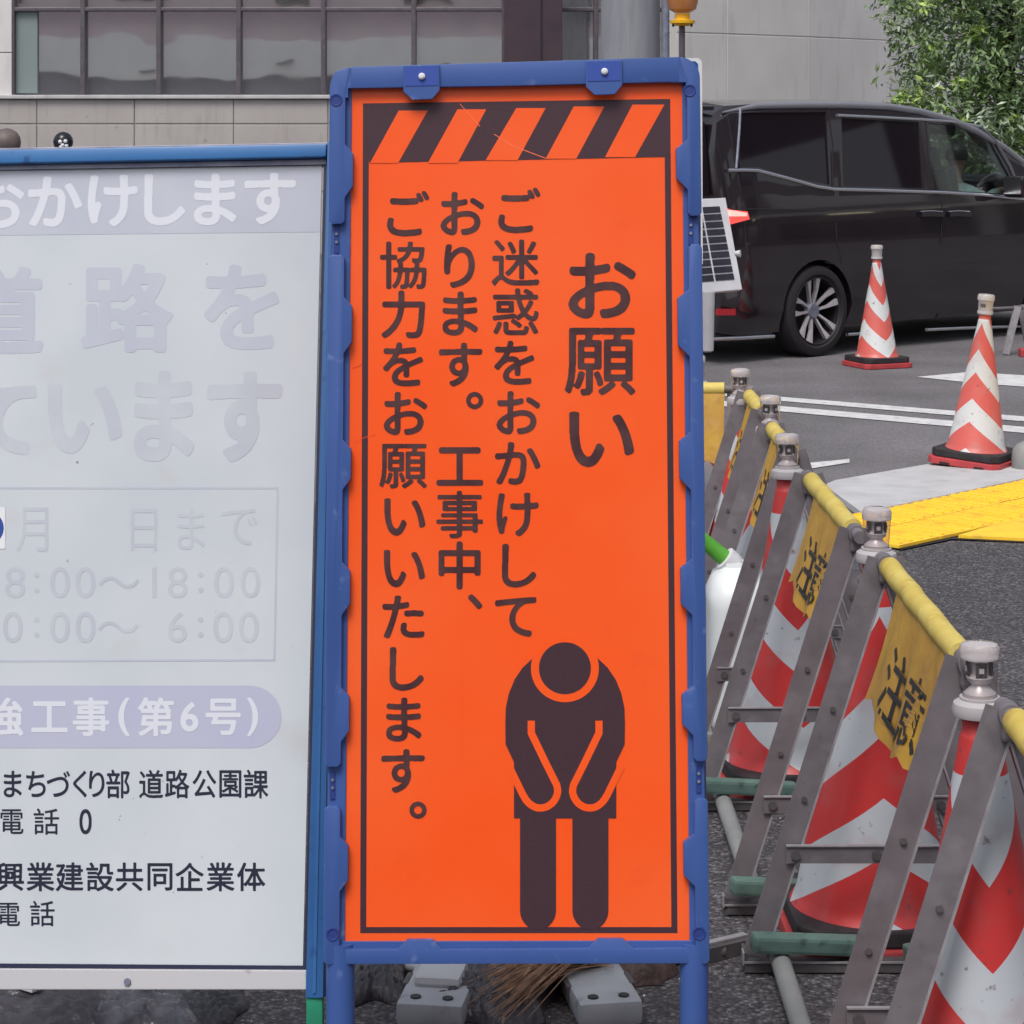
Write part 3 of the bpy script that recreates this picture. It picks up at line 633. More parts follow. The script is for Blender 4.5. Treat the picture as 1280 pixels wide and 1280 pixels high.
MB().box((2.10, .0, .62), (.5, 1.4, .08)).build('seat', 'seat', van, bevel=.02)
for y in (-.38, .38): MB().box((1.90, y, 1.0), (.14, .48, .72), Matrix.Rotation(R(-12), 3, 'Y')).build('seat_back', 'seat', van, bevel=.04)
for y in (-.38, .38): MB().box((1.80, y, 1.42), (.09, .24, .17), Matrix.Rotation(R(-8), 3, 'Y')).build('headrest', 'seat', van, bevel=.03)
MB().tube([(2.66+.17*math.sin(t)*.35, -.38+.17*math.cos(t), 1.12+.16*math.sin(t)) for t in [k*math.pi/8 for k in range(17)]], .014, 8, caps=False).build('steering_wheel', 'seat', van, smooth=True)
MB().box((2.80, 0, .98), (.3, 1.4, .14)).build('dashboard', 'seat', van, bevel=.03)
# driver: one skinned body, sitting
def skinned(name, joints, edges, m, parent, sub=2):
    me = bpy.data.meshes.new(name); me.from_pydata([j[0] for j in joints], edges, []); o = bpy.data.objects.new(name, me); COL.objects.link(o)
    md = o.modifiers.new('s', 'SKIN'); ly = me.skin_vertices[0] if me.skin_vertices else None
    for i, j in enumerate(joints): me.skin_vertices[0].data[i].radius = j[1] if isinstance(j[1], tuple) else (j[1], j[1])
    me.skin_vertices[0].data[0].use_root = True
    s_ = o.modifiers.new('u', 'SUBSURF'); s_.levels = sub; s_.render_levels = sub
    d_ = bpy.context.evaluated_depsgraph_get(); d_.update(); res = bpy.data.meshes.new_from_object(o.evaluated_get(d_)); bpy.data.objects.remove(o)
    res.materials.clear(); res.materials.append(M[m]); res.shade_smooth()
    r_ = bpy.data.objects.new(name, res); COL.objects.link(r_); r_.parent = parent; return r_
drv = thing('person', 'driver in a pale blue shirt sitting at the wheel of the black van', 'person', W0, TH)
def dj(x, y, z): return (x+.93, y-.40, z-.02)
J = [(dj(1.22, 0, .70), .13), (dj(1.19, 0, .86), (.13, .11)), (dj(1.17, 0, 1.03), (.15, .12)), (dj(1.18, 0, 1.17), (.13, .10)), (dj(1.20, 0, 1.26), .055), (dj(1.22, 0, 1.33), .055), (dj(1.245, 0, 1.42), (.085, .095)), (dj(1.25, 0, 1.50), (.07, .08)),
     (dj(1.18, -.17, 1.16), .06), (dj(1.34, -.22, 1.09), .052), (dj(1.55, -.17, 1.16), .04), (dj(1.68, -.14, 1.17), .032), (dj(1.18, .17, 1.16), .06), (dj(1.32, .20, .98), .048), (dj(1.55, .15, 1.08), .036), (dj(1.68, .14, 1.14), .03),
     (dj(1.35, -.10, .68), .085), (dj(1.68, -.11, .70), .065), (dj(1.80, -.11, .40), .045), (dj(1.35, .10, .68), .085), (dj(1.68, .11, .70), .065), (dj(1.80, .11, .40), .045)]
skinned('body', J, [(0, 1), (1, 2), (2, 3), (3, 4), (4, 5), (5, 6), (6, 7), (3, 8), (8, 9), (9, 10), (10, 11), (3, 12), (12, 13), (13, 14), (14, 15), (0, 16), (16, 17), (17, 18), (0, 19), (19, 20), (20, 21)], 'skin', drv)
Js = [(a, (r_[0]*1.12+.006, r_[1]*1.12+.006) if isinstance(r_, tuple) else r_*1.14+.006) for a, r_ in J[:5]+J[8:11]+J[12:15]]
skinned('shirt', Js, [(0, 1), (1, 2), (2, 3), (3, 4), (3, 5), (5, 6), (6, 7), (3, 8), (8, 9), (9, 10)], 'shirt', drv)
hb = MB().lathe([(0, .10), (.05, .09), (.085, .05), (.095, 0), (.088, -.04)], 20, dj(1.235, 0, 1.46)); hb.build('hair', 'hair', drv, smooth=True)
for sg in (-1, 1):
    for k in range(4):
        a = dj(1.68+.005*k, sg*.14, 1.155-.018*k); b = dj(1.735, sg*.14-sg*.0, 1.16-.018*k); c = dj(1.74, sg*.14-sg*.03, 1.15-.018*k)
        MB().tube([a, b, c], [.010, .009, .007], 6).build('finger', 'skin', drv, smooth=True)
    MB().tube([dj(1.67, sg*.14, 1.16), dj(1.70, sg*.13-sg*.03, 1.185)], [.011, .008], 6).build('thumb', 'skin', drv, smooth=True)

# ================================================================== CONES
def octa(r, n=.28):
    k = r*n; return [(-r+k, -r), (r-k, -r), (r, -r+k), (r, r-k), (r-k, r), (-r+k, r), (-r, r-k), (-r, -r+k)]
def make_cone(label, sleeve, group, biglamp):
    zt = .82 if biglamp else .752; dz = zt-.70
    t = thing('traffic_cone', label, 'traffic cone', group=group)
    rb = .20 if biglamp else .19
    mb = MB(); mb.prism([(x, y, 0) for x, y in octa(rb, .16)], (0, 0, .035)); b = mb.build('base', 'conebase', t, bevel=.006)
    for s_ in (-1, 1):
        MB().box((s_*.09, -rb-.001, .008), (.05, .004, .012)).build('base_notch', 'gap', b)
    MB().prism([(x, y, .036) for x, y in octa(rb-.012, .2)], (0, 0, .038)).build('weight_ring', 'rubber', t, bevel=.006)
    MB().lathe(([(.180, .074), (.172, .086), (.165, .10), (.138, .25), (.078, .55), (.034, .665+dz)] if biglamp else [(.155, .074), (.148, .086), (.140, .10), (.033, .665+dz)])+[(.033, .672+dz), (.030, .676+dz), (.030, zt)], 48).build('cone_body', sleeve, t, smooth=True)
    MB().lathe([(.0350, .640+dz), (.0345, .652+dz)], 32).build('collar_rib', 'conebase', t, smooth=True)
    if biglamp:
        lp = MB().lathe([(a, b+dz) for a, b in [(.030, .70), (.044, .702), (.046, .71), (.043, .722), (.033, .728), (.033, .732)]], 32).build('lamp', 'lampbase', t, smooth=True)
        MB().lathe([(.0285, .850), (.0275, .862), (.0285, .872), (.030, .90), (.0315, .918)], 32, caps=False).build('lamp_cover', 'lampthin', lp, smooth=True)
        MB().lathe([(.0315, .915), (.0325, .921), (.0325, .932), (.029, .938), (.018, .941), (0, .942)], 32).build('lamp_cap', 'lampclear', lp, smooth=True)
        MB().lathe([(.026, .852), (.027, .858), (.015, .868), (.013, .872), (.020, .878), (.022, .884), (.015, .890), (.015, .905), (.024, .916), (.0, .917)], 20).build('lamp_reflector', 'lamprefl', lp, smooth=True)
        for k in range(4):
            a = k*math.pi/2; c_ = (math.sin(a)*.019, -math.cos(a)*.019, .898)
            MB().box(c_, (.018, .004, .022), Matrix.Rotation(a, 3, 'Z')).build('lamp_chip', 'steeldark', lp)
            MB().box((c_[0]*1.14, c_[1]*1.14, .898), (.008, .003, .008), Matrix.Rotation(a, 3, 'Z')).build('lamp_bulb', 'white', lp)
    else:
        lp = MB().lathe([(a, b+dz) for a, b in [(.034, .70), (.040, .705), (.040, .715), (.037, .72), (.037, .722)]], 24).build('lamp', 'lampbase', t, smooth=True)
        MB().lathe([(.036, .775), (.038, .82), (.043, .826), (.043, .845), (.038, .853), (0, .856)], 24).build('lamp_cover', mat('milky lamp cover', (.62, .58, .56), .25, trans=.3), lp, smooth=True)
        MB().box((0, -.034, .80), (.026, .012, .016)).build('lamp_chip', 'steeldark', lp)
    return t
rowg = 'cones standing between the barricades'
rc = make_cone('red and silver cone with clear lamp, nearest of the barricade row, at the right edge', 'conerow', rowg, True)
spots = [((1232, 3.94), 60, None), ((1089, 5.27), 2, 'large cone with centre seam chevrons behind the second grey leg pair, clear lamp on top'),
         ((990, 6.44), 96, 'cone with clear lamp third from the front in the barricade row'), ((961, 7.3), 140, 'cone mostly hidden by yellow sheet, fourth in the barricade row'),
         ((927, 8.06), 95, 'cone fifth in the barricade row, just right of the orange sign edge'), ((877, 8.5), 20, 'last cone of the barricade row, peeping out beside the orange sign')]
for i, ((px, Y), rz, lb) in enumerate(spots):
    o = rc if i == 0 else copy_tree(rc)
    if lb: o['label'] = lb
    o.location = ((px-640)/F_PX*Y, Y, .005); o.rotation_euler = (R(random.uniform(-1, 1)), R(random.uniform(-1, 1)), R(rz))
o = rc; o.rotation_euler.z = R(88)
fc = make_cone('faded cone standing on the road in front of the van wheel', 'conefar', 'cones out on the road', False)
g_ = ground(1096, 458); fc.location = (g_.x, g_.y, .002); fc.rotation_euler.z = R(112)
f2 = copy_tree(fc); f2['label'] = 'leaning faded cone standing on the pale kerb slab by the yellow tiles'
g_ = ground(1219, 579, .03); f2.location = (g_.x, g_.y, .032); f2.rotation_euler = (R(0), R(4), R(-32))

# ================================================================== BARRICADES
def leg_mb(sg, y, far):
    mb = MB(); a = Vector((sg*.012, y, .865)); b = Vector((sg*.275, y, .03))
    d = (b-a).normalized(); s_ = d.cross(Vector((0, 1, 0))).normalized()
    if s_.x < 0: s_ = -s_
    mb.bar(a, b, .052, .004, (0, 1, 0))                                     # front flange
    mb.bar(a-s_*.024*(-sg)*-1+Vector((0, .021, 0)), b-s_*.024*(-sg)*-1+Vector((0, .021, 0)), .004, .038, (0, 1, 0))
    return mb
LB = .9
BZ = .857
def make_barricade(label, group):
    t = thing('barricade', label, 'barricade', group=group)
    MB().tube([(0, -.07, BZ), (0, LB+.05, BZ)], .0145, 16).build('top_pipe', 'steel', t, smooth=True)
    pts = [(0.0015*math.sin(k*1.7), .05+(LB-.10)*k/12, BZ+.001*math.cos(k*2.3)) for k in range(13)]
    cv = MB().tube(pts, [.0225+.0002*math.sin(k*2.1) for k in range(13)], 20).build('pipe_cover', 'yellowfoam', t, smooth=True)
    for y in (.0, LB):
        fy = y
        for sg in (-1, 1): 
            lg = leg_mb(sg, fy, y > 0).build('leg', 'steel', t, bevel=.0)
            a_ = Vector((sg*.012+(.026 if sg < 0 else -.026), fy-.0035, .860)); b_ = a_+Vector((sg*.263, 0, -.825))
            MB().bar(a_, b_, .004, .006, (0, 1, 0)).build('leg_edge_highlight', 'steellight', lg)  # lighter strip paints the highlight along the worn leg edge
            for z in (.36, .55):
                f_ = (.865-z)/.835; MB().tube([(sg*(.012+.263*f_), fy-.002, z), (sg*(.012+.263*f_), fy-.008, z)], .006, 8).build('bolt', 'steeldark', lg, smooth=True)
        # strap linking both legs, with end rivets
        sp = MB().box((0, fy-.010, .245), (.42, .004, .036)).build('strap', 'steel', t)
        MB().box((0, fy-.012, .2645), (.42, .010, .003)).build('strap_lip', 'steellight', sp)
        for sx in (-.19, -.02, .19): MB().tube([(sx, fy-.011, .245), (sx, fy-.018, .245)], .010, 12).build('rivet', 'steeldark', sp, smooth=True)
        # clamp at the apex
        MB().tube([(0, fy-.02, BZ), (0, fy+.02, BZ)], .019, 16).build('clamp', 'steel', t, smooth=True)
        MB().box((0, fy, BZ-.024), (.028, .032, .036)).build('apex_plate', 'steel', t, bevel=.006)
        # foot channel with bright rim and rubber pad lying in it
        ch = MB(); ch.box((0, fy, .014), (.60, .06, .020)); ch.box((-.298, fy, .03), (.006, .06, .03)); ch.box((.298, fy, .03), (.006, .06, .03)); 
        fo = ch.build('foot_channel', 'steeldark', t)
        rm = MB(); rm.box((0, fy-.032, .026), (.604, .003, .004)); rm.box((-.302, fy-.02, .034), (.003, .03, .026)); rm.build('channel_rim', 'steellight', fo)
        for sx in (-1, 1):
            MB().box((sx*.160, fy-.030, .064), (.26, .044, .036), Matrix.Rotation(R(-6*sx), 3, 'Y') @ Matrix.Rotation(R(12), 3, 'Z')).build('foot_pad', 'padgreen', t, bevel=.008)
    for sx in (-1, 1):
        MB().tube([(sx*.225, .06, .030), (sx*.225, LB-.02, .030)], .021, 14).build('base_pipe', 'padpale' if sx < 0 else 'steel', t, smooth=True)
    # hanging sheet: flares outwards to the left below the pipe
    nx, nz = 22, 8; vs = []; x_of = {}
    def sh(i, j):
        a = i/nx; b = j/nz; y = .05+.60*a; z = BZ-.010-.225*b*(1-.10*math.sin(a*9)*b)
        x = -.016-.008*b*math.sin(a*17+2*b)-.065*b-.004*math.sin(a*31)*b
        if a < .25: z -= .02*b
        return Vector((x, y, z))
    vs = [sh(i, j) for i in range(nx+1) for j in range(nz+1)]
    fs = [(i*(nz+1)+j, (i+1)*(nz+1)+j, (i+1)*(nz+1)+j+1, i*(nz+1)+j+1) for i in range(nx) for j in range(nz)]
    st = MB().add(vs+[v+Vector((.0012, 0, 0)) for v in vs], fs+[tuple(q+len(vs) for q in f[::-1]) for f in fs]).build('warning_sheet', 'yellowsheet', t, smooth=True)
    lt = MB()
    for q, chh in enumerate('注意'):
        gv, gf, _ = glyph(chh, 0, .012, 176)
        def pos(x, y):
            yy = (.44-.20*q) - x*.17; b = .62 - y*.60; a = (yy-.05)/.60
            p = sh(a*nx, b*nz); return p+Vector((-.0015, 0, 0))
        lt.add([pos(x, y) for x, y in gv], gf)
    lt.build('sheet_lettering', 'black', st)
    return t
bg_ = 'A-frame barricades in a row beside the footway'
b1 = make_barricade('nearest A-frame barricade, only its grey apex and first legs showing at the right edge', bg_)
bars = [(.787, 2.9, 3.8, None), (.787, 4.15, 5.06, 'barricade second from the front, long yellow pipe cover above a green foot pad'), (.777, 5.42, 6.22, 'barricade third from the front, yellow sheet hanging before the seam coned leg'),
        (.778, 6.66, 7.2, 'barricade fourth from the front, broad yellow sheet with black lettering'), (.79, 7.55, 8.02, 'barricade fifth from the front, small yellow sheet near the orange sign')]
for i, (x, y0, y1, lb) in enumerate(bars):
    o = b1 if i == 0 else copy_tree(b1)
    if lb: o['label'] = lb
    o.location = (x, y0, .004); o.scale = (1, (y1-y0)/LB, 1)
    if i == 2: o.rotation_euler.z = R(.6)
    if i in (2, 3):
        for c in o.children:
            if c.name.startswith('foot_pad'): c.data = c.data.copy(); c.data.materials[0] = M['padpale' if i == 3 else 'padgreen']
o = copy_tree(b1); o['label'] = 'last barricade turned across the row, yellow sheet cut off by the orange sign'
o.location = (.765, 8.18, .004); o.rotation_euler.z = R(82); o.scale = (1, .8, 1)

for c_ in b1.children:
    if c_.name.startswith('warning_sheet'): c_.location.y -= .30

# small grey stand at the right edge by the van
st = thing('road_stand', 'low grey steel stand with red foot at the right edge beside the van', 'stand', ground(1268, 444))
g = ground(1262, 444); h_ = .36
MB().bar((g.x+.06, g.y, h_), (g.x-.03, g.y, .01), .05, .03).build('leg', 'steellight', st, world=True)
MB().bar((g.x+.10, g.y+.1, h_), (g.x+.17, g.y+.1, .01), .05, .03).build('leg', 'steel', st, world=True)
MB().tube([(g.x-.16, g.y, h_-.02), (g.x+.10, g.y, h_-.01)], .014, 10).build('cross_bar', 'steeldark', st, world=True, smooth=True)
MB().box((g.x+.09, g.y-.1, .03), (.08, .1, .06)).build('foot', 'conebase', st, world=True, bevel=.01)
bo = thing('bollard', 'rounded grey bollard foot at the right edge on the pale slab', 'bollard', ground(1283, 592))
g = ground(1286, 592); MB().lathe([(.085, 0), (.085, .05), (.078, .09), (.06, .115), (.03, .13), (0, .133)], 24, (g.x, g.y, .03)).build('bollard_foot', 'padpale', bo, world=True, smooth=True)

# ================================================================== ORANGE SIGN
S = Plane(3.93-.13*1.78, 0, .13)
sg_ = thing('notice_sign', 'tall orange notice sign with bowing figure in a blue plastic frame', 'sign', (.02, 3.73, 0))
def plate(pl, pts, f0, f1, name, m, parent, bevel=0, smooth=False):
    return MB().prism(pl.poly(pts, f1), pl.n*(f0-f1)).build(name, m, parent, world=True, bevel=bevel, smooth=smooth)
sheet = plate(S, [(433, 112), (856, 101), (866, 1188), (430, 1190)], 0, -.003, 'sign_panel', 'orange', sg_)
def lerp(a, b, t): return (a[0]+(b[0]-a[0])*t, a[1]+(b[1]-a[1])*t)
TL, TR, BR, BL = (413, 86), (873, 72), (887, 1201), (405, 1203)
def edgeL(y, o=0): return (413-(y-86)*(8/1117)+o, y)
def edgeR(y, o=0): return (874+(y-72)*(12/1129)+o, y)
# rear rails, lying deeper: seen in the slots and along the inner side
rear = MB()
for pts in ([edgeL(100, 3), edgeL(100, 27), edgeL(1190, 26), edgeL(1190, 3)], [edgeR(95, -22), edgeR(95, -3), edgeR(1190, -3), edgeR(1190, -24)]):
    rear.prism(S.poly(pts, -.02), S.n*.024)
rear.build('rear_rail', 'blueplastic', sg_, world=True, bevel=.002)
def rim(side, segs, teeth):
    e = edgeL if side < 0 else edgeR; sgn = -side
    for (y0, y1, top, bot) in segs:
        inn = []
        W_ = 20*sgn if side < 0 else 17*sgn
        Wt = 30*sgn if side < 0 else 31*sgn
        for (a, b) in teeth:
            if a > y0 and b < y1: inn += [e(a, W_), e(a+11, Wt), e(b-14, Wt), e(b, W_)]
        outl = []
        rr = 26
        if top:
            x0 = e(y0, 0)
            for k in range(9):
                t = math.pi/2*k/8; outl.append((e(y0)[0]+sgn*rr*(1-math.sin(t)), y0+rr*(1-math.cos(t)) if False else y0+rr-rr*math.cos(t)))
            outl = [(e(y0)[0]+sgn*rr*(1-math.sin(math.pi/2*k/8)), y0+rr*(1-math.cos(math.pi/2*(1-k/8))) if False else y0+rr*(1-math.cos(math.pi/2*k/8))) for k in range(9)]
            start = [(e(y0)[0]+sgn*rr, y0)]
        P = []
        if top: P += [(e(y0)[0]+sgn*rr*(1-math.sin(math.pi/2*k/8)), y0+rr*(1-math.cos(math.pi/2*k/8))) for k in range(9)]
        else: P += [e(y0, 4*sgn), e(y0+4, 0)]
        if top: P = [(e(y0)[0]+sgn*rr*(1-math.sin(math.pi/2*k/8)), y0+rr*(1-math.cos(math.pi/2*k/8))) for k in range(9)]
        P += [e(y1-4, 0), e(y1, 4*sgn), e(y1, W_-4*sgn), e(y1-4, W_)] + inn[::-1] + ([e(y0+4, W_), e(y0, W_-4*sgn)] if not top else [e(y0+31, W_+sgn*0), e(y0, rr*sgn)])
        Q = [P[0]]
        for p in P[1:]:
            if abs(p[0]-Q[-1][0])+abs(p[1]-Q[-1][1]) > .01: Q.append(p)
        if abs(Q[0][0]-Q[-1][0])+abs(Q[0][1]-Q[-1][1]) < .01: Q.pop()
        plate(S, Q, .017, .002, 'frame_rim', 'blueplastic', sg_, bevel=.0018, smooth=True)
tL = [(182, 248), (372, 442), (550, 612), (702, 768), (858, 926), (1044, 1112)]
tR = [(176, 238), (362, 446), (540, 612), (698, 768), (856, 918), (1040, 1106)]
rim(-1, [(86, 281, True, 0), (319, 957, False, 0), (1006, 1203, False, 0)], tL)
rim(1, [(73, 271, True, 0), (306, 950, False, 0), (996, 1202, False, 0)], tR)
for (x, y) in ((421, 300), (863, 289), (416, 981), (873, 973)):
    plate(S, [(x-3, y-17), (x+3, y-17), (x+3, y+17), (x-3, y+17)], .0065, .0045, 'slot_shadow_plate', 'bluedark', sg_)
    for k in (-7, 3): 
        c = S.at(x, y+k, .006); MB().tube([c, c+S.n*.003], .0025, 8).build('screw', 'greymetal', sg_, world=True, smooth=True)
# top and bottom rails between the corner pieces
for pts in ([(416, 97), (421, 91), (430, 87), (446, 86.2), (446, 111.5), (436, 112), (436, 124), (416, 124)], [(838, 74.2), (856, 74.6), (866, 80), (871.5, 90), (872, 112), (856.5, 112), (856.5, 104.5), (838, 105)]):
    plate(S, pts, .0158, .001, 'corner_block', 'blueplastic', sg_, bevel=.001)
plate(S, [(439.5, 85.3), (848, 72.9), (848, 104), (636, 109), (439.5, 112)], .0165, .001, 'top_rail', 'blueplastic', sg_, bevel=.0018, smooth=True)
plate(S, [(426, 1184), (498, 1184), (510, 1172.5), (541, 1172.5), (553, 1184), (735, 1183), (747, 1171.5), (778, 1171.5), (792, 1183), (868, 1182), (868, 1201.5), (426, 1202.5)], .0165, .001, 'bottom_rail', 'blueplastic', sg_, bevel=.0015, smooth=True)
plate(S, [(428, 1176), (866, 1175), (866, 1183), (428, 1185)], .005, .0008, 'rail_lip', 'blueplastic', sg_, bevel=.001)
for cx, cy in ((528, 106), (755, 100)):
    cp = plate(S, [(cx-23, cy-22), (cx+22, cy-23), (cx+22, cy+9), (cx+13, cy+20), (cx-12, cy+21), (cx-23, cy+11)], .0215, .0175, 'clip', 'blueplastic', sg_, bevel=.001)
    plate(S, [(cx-21, cy-20), (cx+20, cy-21), (cx+20, cy+3), (cx-21, cy+4)], .0225, .0216, 'clip_recess', mat('clip plastic', L(48, 76, 158), .5), cp)
    c = S.at(cx, cy-8, .0226); MB().tube([c, c+S.n*.004, c+S.n*.006], [.0055, .0055, .003], 14).build('bolt', 'white', cp, world=True, smooth=True)
for x, y in ((421, 127), (861, 115), (417, 1165), (873, 1164)):
    c = S.at(x, y, .0172); mb = MB(); n = 18; t1 = Vector((1, 0, 0)); t2 = S.n.cross(t1)
    vs = [c+(t1*math.cos(2*math.pi*k/n)+t2*math.sin(2*math.pi*k/n))*r_+S.n*o_ for r_, o_ in ((.0105, 0), (.0095, .0015), (.0075, .0012), (.0068, .0002)) for k in range(n)]
    mb.add(vs, [(i*n+k, i*n+(k+1) % n, (i+1)*n+(k+1) % n, (i+1)*n+k) for i in range(3) for k in range(n)]+[tuple(3*n+k for k in range(n))]).build('rivet', 'bluedark', sg_, world=True, smooth=True)
# print on the sheet
B1 = [(457.5, 133), (834, 127.5), (843, 1162.5), (454, 1162.5)]
stroke(S, B1, 7.5, .0004, True).build('border_print', 'ink', sheet, world=True)
band = [(457, 134), (836, 126), (838.2, 196), (461.5, 203.5)]
MB().add(S.poly(band, .0007), [(0, 1, 2, 3)]).build('hazard_band', 'ink', sheet, world=True)
zx = lambda X: 400+X/2.56
st5 = MB()
for (a, b, c, d, yt, yb) in ((252, 345, 250, 160, 354, 522), (440, 532, 440, 345, 350, 522), (628, 722, 632, 530, 346, 513), (812, 910, 820, 722, 341, 508), (1000, 1102, 1008, 912, 335, 503)):
    st5.add(S.poly([(zx(a), yt/2.56), (zx(b), yt/2.56), (zx(c), yb/2.56), (zx(d), yb/2.56)], .001), [(0, 1, 2, 3)])
st5.build('hazard_stripes', 'orange', sheet, world=True)
# scuffs and hairline scratches on the sheet
scm = mat('pale scuff', L(255, 120, 80, .95), .6); scd = mat('dark hairline', L(238, 78, 36, 1.2), .6)
for pts, wd, m_ in (([(575, 130), (600, 158)], .8, scm), ([(618, 168), (640, 182), (682, 198)], 1.0, scm), ([(577, 800), (578, 870), (577, 960)], .5, scd), ([(442, 552), (470, 542)], .7, scd), ([(440, 460), (452, 455)], .9, scd)):
    stroke(S, pts, wd, .0012).build('scratch', m_, sheet, world=True)
# bowing figure
q = lambda X, Y: (440+X/3.0476, 740+Y/3.0476)
Lh = [(690, 250), (650, 288), (620, 332), (598, 385), (586, 440), (584, 500), (585, 580), (617, 648), (617, 862), (643, 862)]
half = [q(*p) for p in Lh]
sil = MB()
mir = lambda p: (2*706.4-p[0], p[1])
body_pts = half[:-1]+[mir(p) for p in half[:-1]][::-1]
sil.add(S.poly(body_pts, .0007), [tuple(range(len(body_pts)))])
for (x0, x1) in ((650, 695), (715.5, 760.5)):
    cx = (x0+x1)/2; P = [(x0, 1021), (x1, 1021), (x1, 1138)]+[(cx+(x1-cx)*math.cos(t), 1138+24*math.sin(t)) for t in [math.pi*k/14 for k in range(1, 14)]]+[(x0, 1138)]
    sil.add(S.poly(P, .00085), [tuple(range(len(P)))])
    MB()
sil.build('figure_print', 'ink', sheet, world=True)
def disc(c, r_, off): return S.poly([(c[0]+r_*math.cos(2*math.pi*k/48), c[1]+r_*math.sin(2*math.pi*k/48)) for k in range(48)], off)
hc = q(811, 290)
ol = MB().add(disc(hc, 42.5, .001), [tuple(range(48))])
arm = [(683, 490), (683, 537), (735, 645), (780, 735), (783, 765), (766, 800), (735, 820), (700, 820), (670, 800), (650, 770), (612, 692), (597, 660)]
def smooth(P, k=6):
    o = []
    for i in range(len(P)-1):
        p0, p1, p2, p3 = P[max(0, i-1)], P[i], P[i+1], P[min(len(P)-1, i+2)]
        for j in range(k):
            t = j/k; o.append(tuple(.5*((2*p1[c])+(-p0[c]+p2[c])*t+(2*p0[c]-5*p1[c]+4*p2[c]-p3[c])*t*t+(-p0[c]+3*p1[c]-3*p2[c]+p3[c])*t**3) for c in (0, 1)))
    return o+[P[-1]]
arm = arm[:3]+smooth(arm[3:-2])+arm[-2:]
for f_ in (lambda p: p, mir):
    pp = [f_(q(*p)) for p in arm]; o2 = stroke(S, pp, 9, .001); ol.add(o2.v, o2.f)
ol.build('figure_lines', 'orange', sheet, world=True)
MB().add(disc(hc, 32.5, .0013), [tuple(range(48))]).build('figure_head', 'ink', sheet, world=True)
# lettering, top to bottom
def colm(txt, x, ys, sx=62, sy=62): return [(c, x+(0), y, sx, sy) for c, y in zip(txt, ys)]
KJ = set('協願迷惑事')
def put(items, name):
    a = [i for i in items if i[0] in KJ]; b = [i for i in items if i[0] not in KJ]
    if b: write(S, b, name, 'ink2', sheet, .0007, .018, .037)
    if a: write(S, a, name, 'ink2', sheet, .0007, .012, .025)
c1 = [('ご', 506.5, 268), ('協', 504.5, 331.5), ('力', 505, 393), ('を', 504.5, 455), ('お', 505.5, 517), ('願', 504, 581), ('い', 504.5, 644), ('い', 504, 708.5), ('た', 504, 771), ('し', 504.5, 835), ('ま', 503.5, 899), ('す', 503, 963)]
put([(c, x, y, 62, 62) for c, x, y in c1]+[('。', 522.7, 1012.5, 62, 62, 'c')], 'lettering')
c2 = [('お', 576.5, 267), ('り', 574, 332), ('ま', 574, 391.5), ('す', 575, 455), ('工', 574.5, 582), ('事', 574.5, 643), ('中', 574.5, 706.5)]
put([(c, x, y, 62, 62) for c, x, y in c2]+[('。', 593.5, 500.5, 62, 62, 'c'), ('、', 594, 752, 58, 62, 'c')], 'lettering')
c3 = [('ご', 645.5, 264), ('迷', 644.5, 328), ('惑', 644.5, 390), ('を', 643.5, 453), ('お', 646.5, 516), ('か', 646, 579), ('け', 645.5, 642), ('し', 645, 706), ('て', 645.5, 769)]
put([(c, x, y, 62, 62) for c, x, y in c3], 'lettering')
put([('お', 752.5, 357, 96, 94, 'c'), ('願', 750, 452, 92, 94, 'c'), ('い', 752, 549, 98, 92, 'c')], 'heading_lettering')
# legs of the stand, and the braced rear frame
for x in (425, 868):
    a = S.at(x, 1196, -.006); d = (S.at(x, 1196)-S.at(x, 600)).normalized(); b = a+d*(a.z/abs(d.z))
    MB().tube([a+Vector((0, 0, .02)), b], .0225, 20).build('stand_leg', 'blueplastic', sg_, world=True, smooth=True)
    top = S.at(x, 140, -.03); fyy = top.y+.5; MB().tube([top, ((x+(-9 if x < 640 else 11)-640)/F_PX*fyy, fyy, .0)], .011, 12).build('rear_leg', 'blueplastic', sg_, world=True, smooth=True)

# ================================================================== WHITE BOARD
Wp = Plane(4.1-.25*1.75, -.11, .25)
wb = thing('work_notice_board', 'large faded white roadworks board in a sky blue frame left of the orange sign', 'sign board', (-.5, 3.75, 0))
wpanel = plate(Wp, [(-170, 216), (402.5, 207), (378.5, 1207), (-170, 1211)], 0, -.004, 'board_panel', 'board', wb)
plate(Wp, [(-175, 194), (411, 183), (410, 199), (-175, 211)], .022, -.02, 'top_rail', 'blueframe', wb, bevel=.003, smooth=True)
plate(Wp, [(-175, 190), (411, 180), (411, 183), (-175, 194)], .012, -.02, 'top_lip', 'greymetal', wb, bevel=.001)
plate(Wp, [(-175, 211), (408, 200), (408, 206.2), (-175, 216)], .006, -.02, 'inner_edge', 'greymetal', wb)
plate(Wp, [(411.5, 180), (424, 180), (407, 1246), (384.5, 1246)], .020, -.02, 'side_rail', 'blueside', wb, bevel=.003, smooth=True)
plate(Wp, [(415.5, 190), (419.5, 190), (398, 1240), (394, 1240)], .0225, .0195, 'side_ridge', 'blueside', wb, bevel=.0008)
plate(Wp, [(405.5, 199), (411, 199), (384.3, 1210), (380.6, 1210)], .004, -.012, 'side_edge', 'navy', wb)
plate(Wp, [(-170, 1203), (384, 1207), (384, 1212), (-170, 1208)], .003, -.014, 'dark_edge', 'navy', wb)
rail = plate(Wp, [(-170, 1209), (384.5, 1212), (384.5, 1236), (-170, 1236)], .012, -.01, 'lower_rail', 'boardrail', wb, bevel=.0015)
c = Wp.at(162, 1226, .012); MB().tube([c, c+Wp.n*.004], .0055, 12).build('screw', 'greymetal', rail, world=True, smooth=True)
